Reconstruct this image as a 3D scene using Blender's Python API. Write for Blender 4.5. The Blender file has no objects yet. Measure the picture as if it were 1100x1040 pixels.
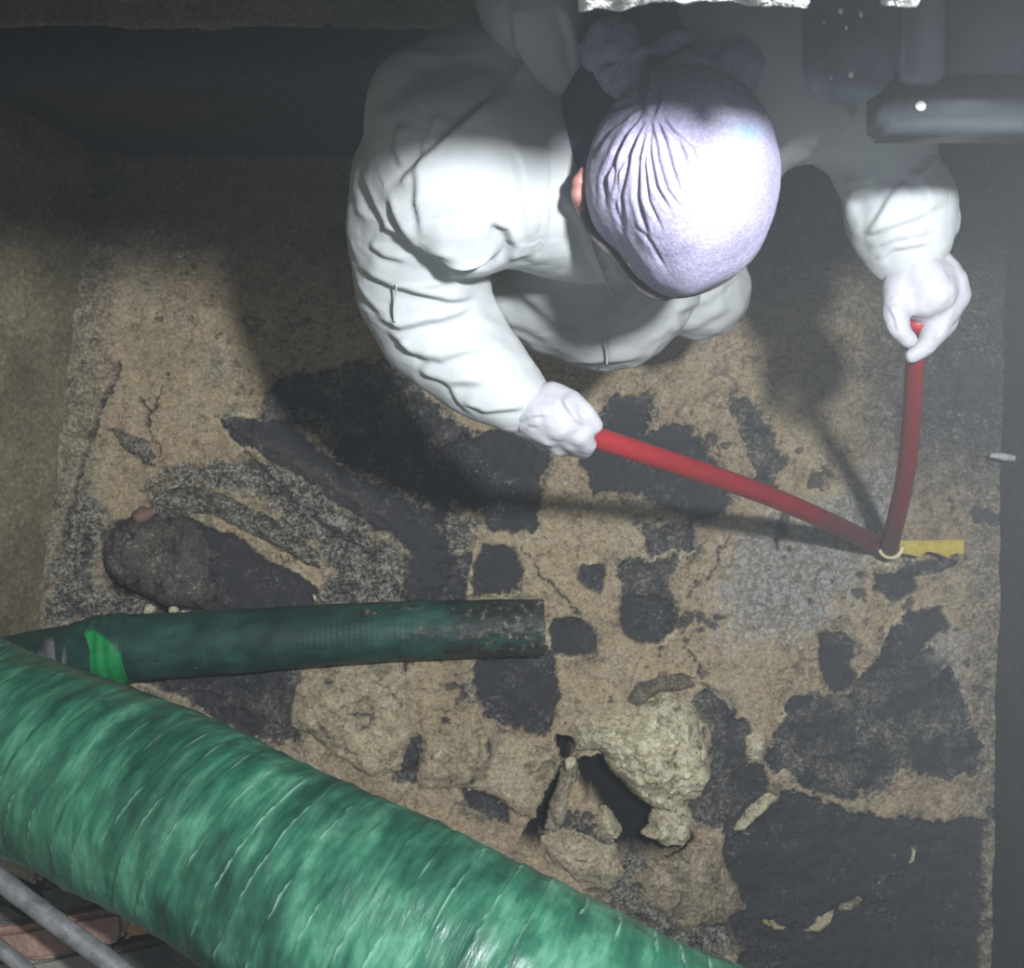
import bpy, bmesh, math, random
import numpy as np
from mathutils import Vector

# ------------------------------------------------------------------ camera, light, exposure
SC = bpy.context.scene
COL = SC.collection
H = 2.0            # camera height above the floor of the pit
F = 950.0          # focal length in pixels of the 1100 px wide frame

cam_d = bpy.data.cameras.new('camera')
cam_d.sensor_width = 36.0
cam_d.lens = F / 1100.0 * 36.0
cam_d.clip_start = 0.02
cam_d.dof.use_dof = True
cam_d.dof.focus_distance = 1.7
cam_d.dof.aperture_fstop = 20.0
cam = bpy.data.objects.new('camera', cam_d)
cam.location = (0, 0, H)
cam.rotation_euler = (0, 0, 0)
COL.objects.link(cam)
SC.camera = cam

world = bpy.data.worlds.new('world')
SC.world = world
world.use_nodes = True
wb = world.node_tree.nodes['Background']
wb.inputs[0].default_value = (0.84, 0.92, 1.0, 1)
wb.inputs[1].default_value = 0.33

lamp_d = bpy.data.lights.new('work_lamp', 'POINT')
lamp_d.energy = 120.0
lamp_d.color = (0.93, 0.97, 1.0)
lamp_d.shadow_soft_size = 0.034
lamp = bpy.data.objects.new('work_lamp', lamp_d)
lamp.location = (0.28, 0.168, 2.08)
COL.objects.link(lamp)

SC.view_settings.view_transform = 'Standard'
SC.view_settings.look = 'None'
SC.view_settings.exposure = 0.0
SC.view_settings.gamma = 1.0
SC.view_settings.use_curve_mapping = False
try:
    SC.cycles.use_denoising = True
    SC.cycles.volume_bounces = 0
    SC.cycles.max_bounces = 6
    SC.cycles.volume_step_rate = 2.0
    SC.cycles.volume_max_steps = 64
except Exception:
    pass

# ------------------------------------------------------------------ helpers
def W(px, py, z=0.0):
    d = H - z
    return Vector(((px - 550.0) / F * d, (520.0 - py) / F * d, z))

def to_px(co):
    d = H - co[:, 2]
    return 550.0 + F * co[:, 0] / d, 520.0 - F * co[:, 1] / d

def _hash(i, j, k, seed):
    n = (i * 374761393 + j * 668265263 + k * 2147483647 + seed * 974634777) & 0xFFFFFFFF
    n = ((n ^ (n >> 13)) * 1274126177) & 0xFFFFFFFF
    n = (n ^ (n >> 16)) & 0xFFFFFFFF
    return n.astype(np.float64) / 4294967295.0

def vnoise(x, y, z, seed=0):
    xi = np.floor(x).astype(np.int64); yi = np.floor(y).astype(np.int64); zi = np.floor(z).astype(np.int64)
    u = x - xi; v = y - yi; w = z - zi
    u = u*u*(3-2*u); v = v*v*(3-2*v); w = w*w*(3-2*w)
    r = 0
    for a in (0, 1):
        for b in (0, 1):
            for c in (0, 1):
                r = r + _hash(xi+a, yi+b, zi+c, seed) * (u if a else 1-u) * (v if b else 1-v) * (w if c else 1-w)
    return r * 2 - 1

def fbm(x, y, z, oct=4, seed=0, gain=0.5):
    a = 1.0; s = 0; t = 0
    for o in range(oct):
        s = s + a * vnoise(x, y, z, seed + o*17); t += a
        a *= gain; x = x*2.03; y = y*2.03; z = z*2.03
    return s / t

def fb2(x, y, f, oct=4, seed=0, gain=0.5):
    return fbm(x*f, y*f, np.zeros_like(x) + 0.37, oct, seed, gain)

def sdf_poly(x, y, poly):
    """signed distance, positive inside, in the units of the polygon"""
    p = np.array(poly, float)
    d = np.full(x.shape, 1e18); ins = np.zeros(x.shape, bool)
    n = len(p)
    for i in range(n):
        a = p[i]; b = p[(i+1) % n]
        ex, ey = b - a
        wx = x - a[0]; wy = y - a[1]
        t = np.clip((wx*ex + wy*ey) / (ex*ex + ey*ey + 1e-9), 0, 1)
        dx = wx - ex*t; dy = wy - ey*t
        d = np.minimum(d, dx*dx + dy*dy)
        c = ((a[1] > y) != (b[1] > y)) & (x < (b[0]-a[0]) * (y-a[1]) / ((b[1]-a[1]) + 1e-12) + a[0])
        ins ^= c
    d = np.sqrt(d)
    return np.where(ins, d, -d)

def dist_line(x, y, line):
    """signed distance to an open polyline and position along it 0..1"""
    best = np.full(x.shape, 1e18); sg = np.ones(x.shape); al = np.zeros(x.shape)
    L = [math.dist(line[i], line[i+1]) for i in range(len(line)-1)]
    tot = sum(L); acc = 0
    for i in range(len(line)-1):
        a = line[i]; b = line[i+1]
        ex, ey = b[0]-a[0], b[1]-a[1]
        wx = x - a[0]; wy = y - a[1]
        t = np.clip((wx*ex + wy*ey) / (ex*ex + ey*ey + 1e-9), 0, 1)
        dx = wx - ex*t; dy = wy - ey*t
        dd = dx*dx + dy*dy
        m = dd < best
        best = np.where(m, dd, best)
        sg = np.where(m, np.sign(ex*wy - ey*wx), sg)
        al = np.where(m, (acc + t*L[i]) / tot, al)
        acc += L[i]
    return np.sqrt(best) * sg, al

def smooth(e0, e1, v):
    t = np.clip((v - e0) / (e1 - e0), 0, 1)
    return t*t*(3-2*t)

def mesh_np(name, co, quads, smooth_shade=True):
    me = bpy.data.meshes.new(name)
    co = np.asarray(co, np.float32); quads = np.asarray(quads, np.int32)
    n = quads.shape[1]
    me.vertices.add(len(co)); me.vertices.foreach_set('co', co.ravel())
    me.loops.add(quads.size); me.loops.foreach_set('vertex_index', quads.ravel())
    me.polygons.add(len(quads))
    me.polygons.foreach_set('loop_start', np.arange(0, quads.size, n, dtype=np.int32))
    me.polygons.foreach_set('loop_total', np.full(len(quads), n, np.int32))
    me.update(calc_edges=True)
    me.validate()
    me.polygons.foreach_set('use_smooth', np.full(len(me.polygons), smooth_shade))
    return me

def link(name, me, mat=None, parent=None):
    o = bpy.data.objects.new(name, me)
    COL.objects.link(o)
    if mat is not None:
        me.materials.clear(); me.materials.append(mat)
    if parent is not None:
        o.parent = parent
    return o

def tag(o, label=None, cat=None, group=None, kind=None):
    if label: o['label'] = label
    if cat: o['category'] = cat
    if group: o['group'] = group
    if kind: o['kind'] = kind
    return o

def empty(name, label, cat, group=None):
    o = bpy.data.objects.new(name, None); COL.objects.link(o)
    o.empty_display_size = 0.05
    return tag(o, label, cat, group)

def grid_idx(nu, nv, wrap_u=False):
    i = np.arange(nu if wrap_u else nu-1); j = np.arange(nv-1)
    I, J = np.meshgrid(i, j, indexing='ij')
    I2 = (I+1) % nu
    return np.stack([I*nv+J, I2*nv+J, I2*nv+J+1, I*nv+J+1], -1).reshape(-1, 4)

def set_attr(me, name, arr):
    a = me.attributes.new(name, 'FLOAT', 'POINT')
    a.data.foreach_set('value', np.asarray(arr, np.float32))

def get_co(me):
    co = np.empty(len(me.vertices)*3, np.float32); me.vertices.foreach_get('co', co)
    return co.reshape(-1, 3).astype(np.float64)

def get_no(me):
    no = np.empty(len(me.vertices)*3, np.float32); me.vertices.foreach_get('normal', no)
    return no.reshape(-1, 3).astype(np.float64)

def set_co(me, co):
    me.vertices.foreach_set('co', co.astype(np.float32).ravel()); me.update()

# --- blobs: overlapping ellipsoids grown into ONE continuous skin
class Blob:
    def __init__(s):
        s.bm = bmesh.new()
    def ball(s, c, r, sc=(1, 1, 1), sub=3):
        res = bmesh.ops.create_icosphere(s.bm, subdivisions=sub, radius=1.0)
        for v in res['verts']:
            v.co = Vector((v.co.x*r*sc[0], v.co.y*r*sc[1], v.co.z*r*sc[2])) + Vector(c)
    def chain(s, pts, rad, step=0.25, sc=(1, 1, 1), sub=2):
        for i in range(len(pts)-1):
            a, b = Vector(pts[i]), Vector(pts[i+1]); ra, rb = rad[i], rad[i+1]
            n = max(2, int((b-a).length / (min(ra, rb)*step)) + 1)
            for k in range(n+1):
                t = k/n
                s.ball(a.lerp(b, t), ra + (rb-ra)*t, sc, sub)
    def skin(s, name, voxel=0.006, smooth_it=6, subd=1, smf=0.5):
        me = bpy.data.meshes.new(name + '_raw'); s.bm.to_mesh(me); s.bm.free()
        o = bpy.data.objects.new('tmp', me); COL.objects.link(o)
        m = o.modifiers.new('r', 'REMESH'); m.mode = 'VOXEL'; m.voxel_size = voxel
        m = o.modifiers.new('s', 'SMOOTH'); m.factor = smf; m.iterations = smooth_it
        if subd:
            m = o.modifiers.new('u', 'SUBSURF'); m.levels = subd; m.render_levels = subd
        dg = bpy.context.evaluated_depsgraph_get(); dg.update()
        out = bpy.data.meshes.new_from_object(o.evaluated_get(dg), depsgraph=dg)
        bpy.data.objects.remove(o); bpy.data.meshes.remove(me)
        out.name = name
        out.polygons.foreach_set('use_smooth', np.full(len(out.polygons), True))
        return out

def crease(me, lines, default_w=5.0, soft=False):
    """press pleats (given as pixel polylines, depth in metres, width in px) into the upper side of a cloth mesh"""
    co = get_co(me); no = get_no(me)
    px, py = to_px(co)
    up = smooth(0.0, 0.35, no[:, 2])
    disp = np.zeros(len(co))
    ox = px + 3.5*fbm(co[:, 0]*22, co[:, 1]*22, co[:, 2]*10, 2, 71); oy = py + 3.5*fbm(co[:, 0]*22, co[:, 1]*22, co[:, 2]*10, 2, 72)
    if soft: ox, oy = px, py
    for ln in lines:
        pts, A = ln[0], ln[1]
        w = ln[2] if len(ln) > 2 else default_w
        xs = [p[0] for p in pts]; ys = [p[1] for p in pts]
        m = (px > min(xs)-5*w) & (px < max(xs)+5*w) & (py > min(ys)-5*w) & (py < max(ys)+5*w)
        idx = np.nonzero(m)[0]
        if not len(idx): continue
        d, al = dist_line(ox[idx], oy[idx], pts)
        taper = smooth(0, 0.18, al) * smooth(0, 0.25, 1-al) * 0.9 + 0.1
        k = smooth(-1.3, 1.3, d/w)
        prof = (1-k)*1.1*np.exp(-np.abs(d)/(3.6*w)) - k*0.6*np.exp(-np.abs(d)/(2.4*w))
        if soft: prof = -0.8*np.exp(-(d/(0.75*w))**2) + 0.25*np.exp(-((np.abs(d)-1.7*w)/(0.9*w))**2)
        disp[idx] += A * prof * taper
    co += no * (disp*up)[:, None]
    set_co(me, co)

# ------------------------------------------------------------------ materials
def new_mat(name):
    m = bpy.data.materials.new(name); m.use_nodes = True
    nt = m.node_tree
    return m, nt, nt.nodes['Principled BSDF']

def N(nt, t, **kw):
    n = nt.nodes.new(t)
    for k, v in kw.items():
        if k in n.inputs: n.inputs[k].default_value = v
        else: setattr(n, k, v)
    return n

def tex_noise(nt, scale, detail=4, rough=0.6, coord='Object'):
    tc = N(nt, 'ShaderNodeTexCoord')
    n = N(nt, 'ShaderNodeTexNoise')
    n.inputs['Scale'].default_value = scale; n.inputs['Detail'].default_value = detail; n.inputs['Roughness'].default_value = rough
    nt.links.new(tc.outputs[coord], n.inputs['Vector'])
    return n

def ramp(nt, src, stops):
    r = N(nt, 'ShaderNodeValToRGB')
    e = r.color_ramp.elements
    while len(e) > 1: e.remove(e[-1])
    e[0].position = stops[0][0]; e[0].color = (*stops[0][1], 1)
    for p, c in stops[1:]:
        q = e.new(p); q.color = (*c, 1)
    nt.links.new(src, r.inputs[0])
    return r

def mix(nt, fac, a, b, mode='MIX'):
    m = N(nt, 'ShaderNodeMix'); m.data_type = 'RGBA'; m.blend_type = mode
    for sock, v in ((m.inputs[0], fac), (m.inputs[6], a), (m.inputs[7], b)):
        if isinstance(v, (int, float)): sock.default_value = v
        elif isinstance(v, tuple): sock.default_value = (*v, 1)
        else: nt.links.new(v, sock)
    return m.outputs[2]

def math_n(nt, op, a, b=0.0):
    m = N(nt, 'ShaderNodeMath'); m.operation = op
    for i, v in enumerate((a, b)):
        if isinstance(v, (int, float)): m.inputs[i].default_value = v
        else: nt.links.new(v, m.inputs[i])
    return m.outputs[0]

def bump(nt, bsdf, h, strength=0.5, dist=0.002, chain=None):
    b = N(nt, 'ShaderNodeBump'); b.inputs['Strength'].default_value = strength; b.inputs['Distance'].default_value = dist
    nt.links.new(h, b.inputs['Height'])
    if chain is not None: nt.links.new(chain, b.inputs['Normal'])
    nt.links.new(b.outputs[0], bsdf.inputs['Normal'])
    return b.outputs[0]

def attr(nt, name):
    a = N(nt, 'ShaderNodeAttribute'); a.attribute_name = name
    return a.outputs['Fac']

def simple(name, c1, c2, scale=20, rough=0.6, bstr=0.4, bdist=0.001, metallic=0.0, detail=5):
    m, nt, b = new_mat(name)
    n = tex_noise(nt, scale, detail)
    r = ramp(nt, n.outputs['Fac'], [(0.35, c1), (0.65, c2)])
    nt.links.new(r.outputs[0], b.inputs['Base Color'])
    b.inputs['Roughness'].default_value = rough
    b.inputs['Metallic'].default_value = metallic
    n2 = tex_noise(nt, scale*6, 3)
    bump(nt, b, n2.outputs['Fac'], bstr, bdist)
    return m

def make_ground_mat():
    m, nt, b = new_mat('grease_crust')
    big = tex_noise(nt, 5.0, 5, 0.6)
    mid = tex_noise(nt, 30.0, 9, 0.72)
    fine = tex_noise(nt, 120.0, 8, 0.80)
    pit = tex_noise(nt, 95.0, 5, 0.65)
    sand = ramp(nt, big.outputs['Fac'], [(0.30, (0.44, 0.35, 0.235)), (0.5, (0.62, 0.485, 0.315)), (0.7, (0.60, 0.51, 0.37))]).outputs[0]
    yel = ramp(nt, mid.outputs['Fac'], [(0.32, (0.42, 0.36, 0.21)), (0.47, (0.86, 0.77, 0.52)), (0.62, (0.98, 0.92, 0.68))]).outputs[0]
    c = mix(nt, attr(nt, 'pale'), sand, yel)
    spk = ramp(nt, mid.outputs['Fac'], [(0.34, (0.5, 0.47, 0.44)), (0.44, (0.95, 0.95, 0.95)), (0.66, (1.25, 1.25, 1.25))]).outputs[0]
    c = mix(nt, 0.9, c, spk, 'MULTIPLY')
    spk = ramp(nt, fine.outputs['Fac'], [(0.34, (0.55, 0.53, 0.50)), (0.5, (1.0, 1.0, 1.0)), (0.66, (1.5, 1.5, 1.5))]).outputs[0]
    c = mix(nt, 0.7, c, spk, 'MULTIPLY')
    pitr = ramp(nt, pit.outputs['Fac'], [(0.31, (0.16, 0.14, 0.12)), (0.37, (1, 1, 1))]).outputs[0]
    c = mix(nt, 0.85, c, pitr, 'MULTIPLY')
    # fine drying cracks
    tc = N(nt, 'ShaderNodeTexCoord')
    wv = mix(nt, 0.06, tc.outputs['Object'], mid.outputs['Color'])
    ve = N(nt, 'ShaderNodeTexVoronoi'); ve.feature = 'DISTANCE_TO_EDGE'; ve.inputs['Scale'].default_value = 22
    nt.links.new(wv, ve.inputs['Vector'])
    ck = ramp(nt, ve.outputs['Distance'], [(0.0, (0.22, 0.2, 0.18)), (0.035, (1, 1, 1))]).outputs[0]
    ckm = ramp(nt, tex_noise(nt, 9.0, 3, 0.5).outputs['Fac'], [(0.47, (0,)*3), (0.58, (1,)*3)]).outputs[0]
    c = mix(nt, math_n(nt, 'MULTIPLY', ckm, 0.75), c, mix(nt, 1.0, c, ck, 'MULTIPLY'))
    # grey gravelly grease, its wet sparkle painted as pale specks
    gsum = math_n(nt, 'ADD', math_n(nt, 'MULTIPLY', fine.outputs['Fac'], 0.6), math_n(nt, 'MULTIPLY', mid.outputs['Fac'], 0.4))
    grey = ramp(nt, gsum, [(0.36, (0.022, 0.021, 0.02)), (0.46, (0.09, 0.085, 0.075)), (0.53, (0.30, 0.28, 0.235)), (0.60, (0.66, 0.63, 0.55))]).outputs[0]
    c = mix(nt, attr(nt, 'grit'), c, grey)
    # wet beads, their sparkle painted in as white
    vor = N(nt, 'ShaderNodeTexVoronoi'); vor.inputs['Scale'].default_value = 105; vor.inputs['Randomness'].default_value = 1
    nt.links.new(wv, vor.inputs['Vector'])
    bead = ramp(nt, vor.outputs['Distance'], [(0.0, (1.0, 1.0, 1.0)), (0.42, (1.0, 0.99, 0.97)), (0.60, (0.58, 0.51, 0.40))]).outputs[0]
    bm_ = math_n(nt, 'MULTIPLY', attr(nt, 'bead'), ramp(nt, mid.outputs['Fac'], [(0.34, (0.35,)*3), (0.46, (1,)*3)]).outputs[0])
    c = mix(nt, bm_, c, bead)
    # black grease
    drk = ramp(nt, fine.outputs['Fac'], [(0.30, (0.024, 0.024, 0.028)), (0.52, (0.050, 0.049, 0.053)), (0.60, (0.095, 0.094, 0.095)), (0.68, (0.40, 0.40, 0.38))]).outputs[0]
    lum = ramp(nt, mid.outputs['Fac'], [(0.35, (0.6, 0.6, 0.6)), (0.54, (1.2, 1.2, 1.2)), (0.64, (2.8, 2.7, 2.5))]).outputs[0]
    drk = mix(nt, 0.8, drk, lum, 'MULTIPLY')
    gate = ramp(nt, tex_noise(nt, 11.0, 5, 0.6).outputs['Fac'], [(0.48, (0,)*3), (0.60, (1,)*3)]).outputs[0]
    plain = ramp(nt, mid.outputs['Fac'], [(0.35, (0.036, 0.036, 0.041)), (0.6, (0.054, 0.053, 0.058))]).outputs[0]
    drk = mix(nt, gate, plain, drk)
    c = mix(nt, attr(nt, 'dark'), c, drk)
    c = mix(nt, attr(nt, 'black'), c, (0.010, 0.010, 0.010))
    nt.links.new(c, b.inputs['Base Color'])
    rr = ramp(nt, mid.outputs['Fac'], [(0.3, (0.5,)*3), (0.7, (0.85,)*3)]).outputs[0]
    r2 = math_n(nt, 'SUBTRACT', rr, math_n(nt, 'MULTIPLY', attr(nt, 'bead'), 0.35))
    nt.links.new(r2, b.inputs['Roughness'])
    h = math_n(nt, 'ADD', math_n(nt, 'MULTIPLY', fine.outputs['Fac'], 0.5), math_n(nt, 'MULTIPLY', mid.outputs['Fac'], 2.0))
    h = math_n(nt, 'SUBTRACT', h, math_n(nt, 'MULTIPLY', math_n(nt, 'MULTIPLY', vor.outputs['Distance'], attr(nt, 'bead')), 1.3))
    s = math_n(nt, 'SUBTRACT', 1.0, math_n(nt, 'MULTIPLY', attr(nt, 'dark'), 0.6))
    h = math_n(nt, 'MULTIPLY', h, s)
    bump(nt, b, h, 0.9, 0.008)
    return m

M = {}
M['ground'] = make_ground_mat()

def make_wall_mat(name, c1, c2, c3, streak=True):
    m, nt, b = new_mat(name)
    n = tex_noise(nt, 7.0, 6, 0.65); f = tex_noise(nt, 90.0, 5, 0.7)
    c = ramp(nt, n.outputs['Fac'], [(0.3, c1), (0.5, c2), (0.7, c3)]).outputs[0]
    s = ramp(nt, f.outputs['Fac'], [(0.35, (0.5,)*3), (0.6, (1.1,)*3), (0.70, (2.2, 2.1, 1.8))]).outputs[0]
    c = mix(nt, 0.8, c, s, 'MULTIPLY')
    nt.links.new(c, b.inputs['Base Color']); b.inputs['Roughness'].default_value = 0.6
    bump(nt, b, f.outputs['Fac'], 0.7, 0.004)
    return m
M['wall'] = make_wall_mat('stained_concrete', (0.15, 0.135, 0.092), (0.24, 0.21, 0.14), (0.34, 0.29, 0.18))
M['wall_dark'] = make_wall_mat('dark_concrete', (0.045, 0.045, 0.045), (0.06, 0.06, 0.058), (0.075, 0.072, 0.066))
M['lip'] = simple('whitened_concrete_edge', (0.72, 0.71, 0.66), (0.86, 0.85, 0.82), 30, 0.8, 0.8, 0.004)
M['slab'] = simple('grey_concrete', (0.16, 0.15, 0.13), (0.22, 0.21, 0.18), 12, 0.8, 0.6, 0.003)

def make_cloth():
    m, nt, b = new_mat('white_coverall_fabric')
    n = tex_noise(nt, 9.0, 4, 0.55); f = tex_noise(nt, 420.0, 3, 0.6); w = tex_noise(nt, 26.0, 5, 0.6)
    c = ramp(nt, n.outputs['Fac'], [(0.3, (0.385, 0.40, 0.405)), (0.7, (0.425, 0.44, 0.45))]).outputs[0]
    nt.links.new(c, b.inputs['Base Color']); b.inputs['Roughness'].default_value = 0.75
    b1 = N(nt, 'ShaderNodeBump'); b1.inputs['Strength'].default_value = 0.25; b1.inputs['Distance'].default_value = 0.0006
    nt.links.new(f.outputs['Fac'], b1.inputs['Height'])
    bump(nt, b, w.outputs['Fac'], 0.2, 0.004, b1.outputs[0])
    return m
M['cloth'] = make_cloth()
M['glove'] = simple('white_glove_latex', (0.37, 0.365, 0.40), (0.42, 0.415, 0.445), 30, 0.42, 0.25, 0.001)
M['shirt'] = simple('navy_shirt', (0.018, 0.022, 0.045), (0.028, 0.032, 0.06), 30, 0.85, 0.4, 0.001)
M['skin'] = simple('skin', (0.30, 0.13, 0.11), (0.42, 0.20, 0.17), 40, 0.5, 0.2, 0.0005)
M['eye'] = simple('eye_white', (0.7, 0.7, 0.68), (0.75, 0.74, 0.72), 30, 0.2, 0.0, 0.0005)
M['lips'] = simple('lips', (0.40, 0.15, 0.13), (0.45, 0.18, 0.15), 30, 0.5, 0.1, 0.0005)
M['boot'] = simple('black_rubber_boot', (0.012, 0.012, 0.012), (0.02, 0.02, 0.02), 20, 0.4, 0.2, 0.001)

def make_cap():
    m, nt, b = new_mat('lavender_head_wrap')
    n = tex_noise(nt, 14.0, 4, 0.6); f = tex_noise(nt, 330.0, 4, 0.7)
    c = ramp(nt, n.outputs['Fac'], [(0.3, (0.27, 0.245, 0.37)), (0.7, (0.35, 0.325, 0.455))]).outputs[0]
    s = ramp(nt, f.outputs['Fac'], [(0.4, (0.75,)*3), (0.6, (1.15,)*3)]).outputs[0]
    c = mix(nt, 0.8, c, s, 'MULTIPLY')
    c = mix(nt, attr(nt, 'stain'), c, (0.10, 0.36, 0.50))
    nt.links.new(c, b.inputs['Base Color']); b.inputs['Roughness'].default_value = 0.9
    bump(nt, b, f.outputs['Fac'], 0.7, 0.0015)
    return m
M['cap'] = make_cap()
M['edge_shade'] = simple('shaded_cap_edge', (0.06, 0.052, 0.052), (0.11, 0.095, 0.09), 60, 0.8, 0.3, 0.001)

def make_green(name, a, bcol, c3, rough, scale=(3, 3, 3), spk=0.0):
    m, nt, b = new_mat(name)
    tc = N(nt, 'ShaderNodeTexCoord'); mp = N(nt, 'ShaderNodeMapping'); mp.inputs['Scale'].default_value = scale
    nt.links.new(tc.outputs['UV'], mp.inputs['Vector'])
    n = N(nt, 'ShaderNodeTexNoise'); n.inputs['Scale'].default_value = 1.0; n.inputs['Detail'].default_value = 6; n.inputs['Roughness'].default_value = 0.6
    nt.links.new(mp.outputs[0], n.inputs['Vector'])
    c = ramp(nt, n.outputs['Fac'], [(0.32, a), (0.5, bcol), (0.68, c3)]).outputs[0]
    dust = tex_noise(nt, 240.0, 3, 0.7)
    dr = ramp(nt, dust.outputs['Fac'], [(0.72, (0,)*3), (0.77, (1,)*3)]).outputs[0]
    c = mix(nt, math_n(nt, 'MULTIPLY', dr, 0.5), c, (0.5, 0.55, 0.45))
    if spk:
        c = mix(nt, attr(nt, 'mud'), c, ramp(nt, tex_noise(nt, 60, 5, 0.7).outputs['Fac'], [(0.45, (0.022, 0.026, 0.024)), (0.58, (0.07, 0.075, 0.06)), (0.68, (0.42, 0.40, 0.30))]).outputs[0])
        c = mix(nt, attr(nt, 'paint'), c, (0.0, 0.36, 0.09))
        c = mix(nt, attr(nt, 'pinkish'), c, (0.42, 0.35, 0.40))
    gr = ramp(nt, tex_noise(nt, 6.0, 6, 0.65).outputs['Fac'], [(0.40, (0.35, 0.42, 0.42)), (0.56, (1, 1, 1))]).outputs[0]
    c = mix(nt, 0.8, c, gr, 'MULTIPLY')
    c = mix(nt, attr(nt, 'line'), c, (0.30, 0.52, 0.40))
    nt.links.new(c, b.inputs['Base Color']); 
    rr = ramp(nt, n.outputs['Fac'], [(0.3, (rough-0.1,)*3), (0.7, (rough+0.15,)*3)]).outputs[0]
    nt.links.new(rr, b.inputs['Roughness'])
    bump(nt, b, n.outputs['Fac'], 0.5, 0.006)
    return m
M['hose'] = make_green('green_film_wrap', (0.010, 0.062, 0.040), (0.026, 0.140, 0.082), (0.095, 0.28, 0.18), 0.36, (40, 4, 1))
M['pipe'] = make_green('dark_green_pipe', (0.010, 0.055, 0.042), (0.016, 0.085, 0.064), (0.03, 0.12, 0.088), 0.55, (12, 5, 1), 1.0)

def make_red():
    m, nt, b = new_mat('red_painted_handle')
    n = tex_noise(nt, 25.0, 4, 0.6)
    c = ramp(nt, n.outputs['Fac'], [(0.3, (0.29, 0.018, 0.024)), (0.7, (0.37, 0.026, 0.034))]).outputs[0]
    c = mix(nt, attr(nt, 'grime'), c, (0.16, 0.065, 0.07))
    nt.links.new(c, b.inputs['Base Color']); b.inputs['Roughness'].default_value = 0.45
    return m
M['red'] = make_red()
M['yellow'] = simple('yellow_painted_steel', (0.52, 0.40, 0.05), (0.68, 0.54, 0.10), 40, 0.5, 0.4, 0.001)
M['cream'] = simple('cream_ring', (0.75, 0.66, 0.36), (0.85, 0.78, 0.5), 40, 0.4, 0.2, 0.0005)
M['steel'] = simple('worn_steel', (0.13, 0.13, 0.13), (0.24, 0.24, 0.25), 50, 0.45, 0.6, 0.001, 0.3)
M['brick'] = simple('pink_brick', (0.22, 0.13, 0.105), (0.34, 0.22, 0.17), 35, 0.8, 0.8, 0.003)
M['brick_orange'] = simple('orange_brick', (0.32, 0.19, 0.08), (0.48, 0.30, 0.14), 35, 0.8, 0.8, 0.003)
M['timber'] = simple('blackened_stone', (0.035, 0.034, 0.034), (0.085, 0.083, 0.08), 30, 0.75, 0.9, 0.004)
M['frame'] = simple('dark_grey_painted_frame', (0.035, 0.04, 0.048), (0.06, 0.066, 0.075), 15, 0.5, 0.3, 0.001)
M['frame_light'] = simple('light_grey_painted_post', (0.15, 0.165, 0.18), (0.18, 0.195, 0.21), 15, 0.5, 0.2, 0.001)
M['rubber'] = simple('dark_blue_grey_pipe', (0.035, 0.042, 0.056), (0.075, 0.085, 0.105), 40, 0.6, 0.3, 0.001)
M['white'] = simple('painted_glint_white', (0.85, 0.85, 0.85), (0.9, 0.9, 0.9), 30, 0.3, 0.0, 0.001)

# ------------------------------------------------------------------ pit shell
LW = ((-0.905+0.0, 0.90), (-1.175, -1.5))           # left wall base, back end and near end (x, y)
RW = ((1.125, 0.90), (1.075, -1.5))
BACK_Y = 0.86
NEAR_Y = -1.45
TOP = 2.6

def wall_grid(name, a, b, z0, z1, mat, nu=160, nv=120, amp=0.008, seed=1, nrm=(1, 0), lean=0.0):
    u = np.linspace(0, 1, nu); v = np.linspace(0, 1, nv)
    U, V = np.meshgrid(u, v, indexing='ij')
    X = a[0] + (b[0]-a[0])*U; Y = a[1] + (b[1]-a[1])*U; Z = z0 + (z1-z0)*V
    d = amp*fbm(X*7, Y*7, Z*7, 5, seed) + amp*0.5*fbm(X*30, Y*30, Z*30, 3, seed+5)
    X = X + nrm[0]*d - nrm[0]*lean*(Z-z0-0.15); Y = Y + nrm[1]*d
    co = np.stack([X, Y, Z], -1).reshape(-1, 3)
    me = mesh_np(name, co, grid_idx(nu, nv))
    o = link(name, me, mat); tag(o, kind='structure')
    s = o.modifiers.new('t', 'SOLIDIFY'); s.thickness = 0.12; s.offset = 1 if (nrm[0]+nrm[1]) < 0 else -1
    return o

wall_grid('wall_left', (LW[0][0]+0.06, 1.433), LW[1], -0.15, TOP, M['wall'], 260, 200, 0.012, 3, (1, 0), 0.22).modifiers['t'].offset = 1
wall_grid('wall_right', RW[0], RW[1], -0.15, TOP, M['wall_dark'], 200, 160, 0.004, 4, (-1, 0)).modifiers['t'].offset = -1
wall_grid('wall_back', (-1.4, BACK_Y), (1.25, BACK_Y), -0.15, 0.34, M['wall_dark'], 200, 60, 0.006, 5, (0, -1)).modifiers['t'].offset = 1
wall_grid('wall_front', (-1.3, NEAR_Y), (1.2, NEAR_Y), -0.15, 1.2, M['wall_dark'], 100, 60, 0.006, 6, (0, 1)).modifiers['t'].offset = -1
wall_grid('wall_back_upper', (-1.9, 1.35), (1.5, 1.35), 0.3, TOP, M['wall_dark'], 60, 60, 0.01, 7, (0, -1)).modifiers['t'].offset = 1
# ledge on top of the low back wall
nu, nv = 300, 70
U, V = np.meshgrid(np.linspace(0, 1, nu), np.linspace(0, 1, nv), indexing='ij')
X = -1.9 + 3.3*U; Y = 0.852 + 0.52*V
Z = 0.345 + 0.012*fb2(X, Y, 9, 5, 21) + 0.006*fb2(X, Y, 40, 3, 22) - 0.012*(V < 0.001)
Y = Y + (V < 0.05)*0.008*fb2(X, Y*0, 14, 4, 23)
o = link('trim_1', mesh_np('trim_1', np.stack([X, Y, Z], -1).reshape(-1, 3), grid_idx(nu, nv)), M['wall']); tag(o, kind='structure')

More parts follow.
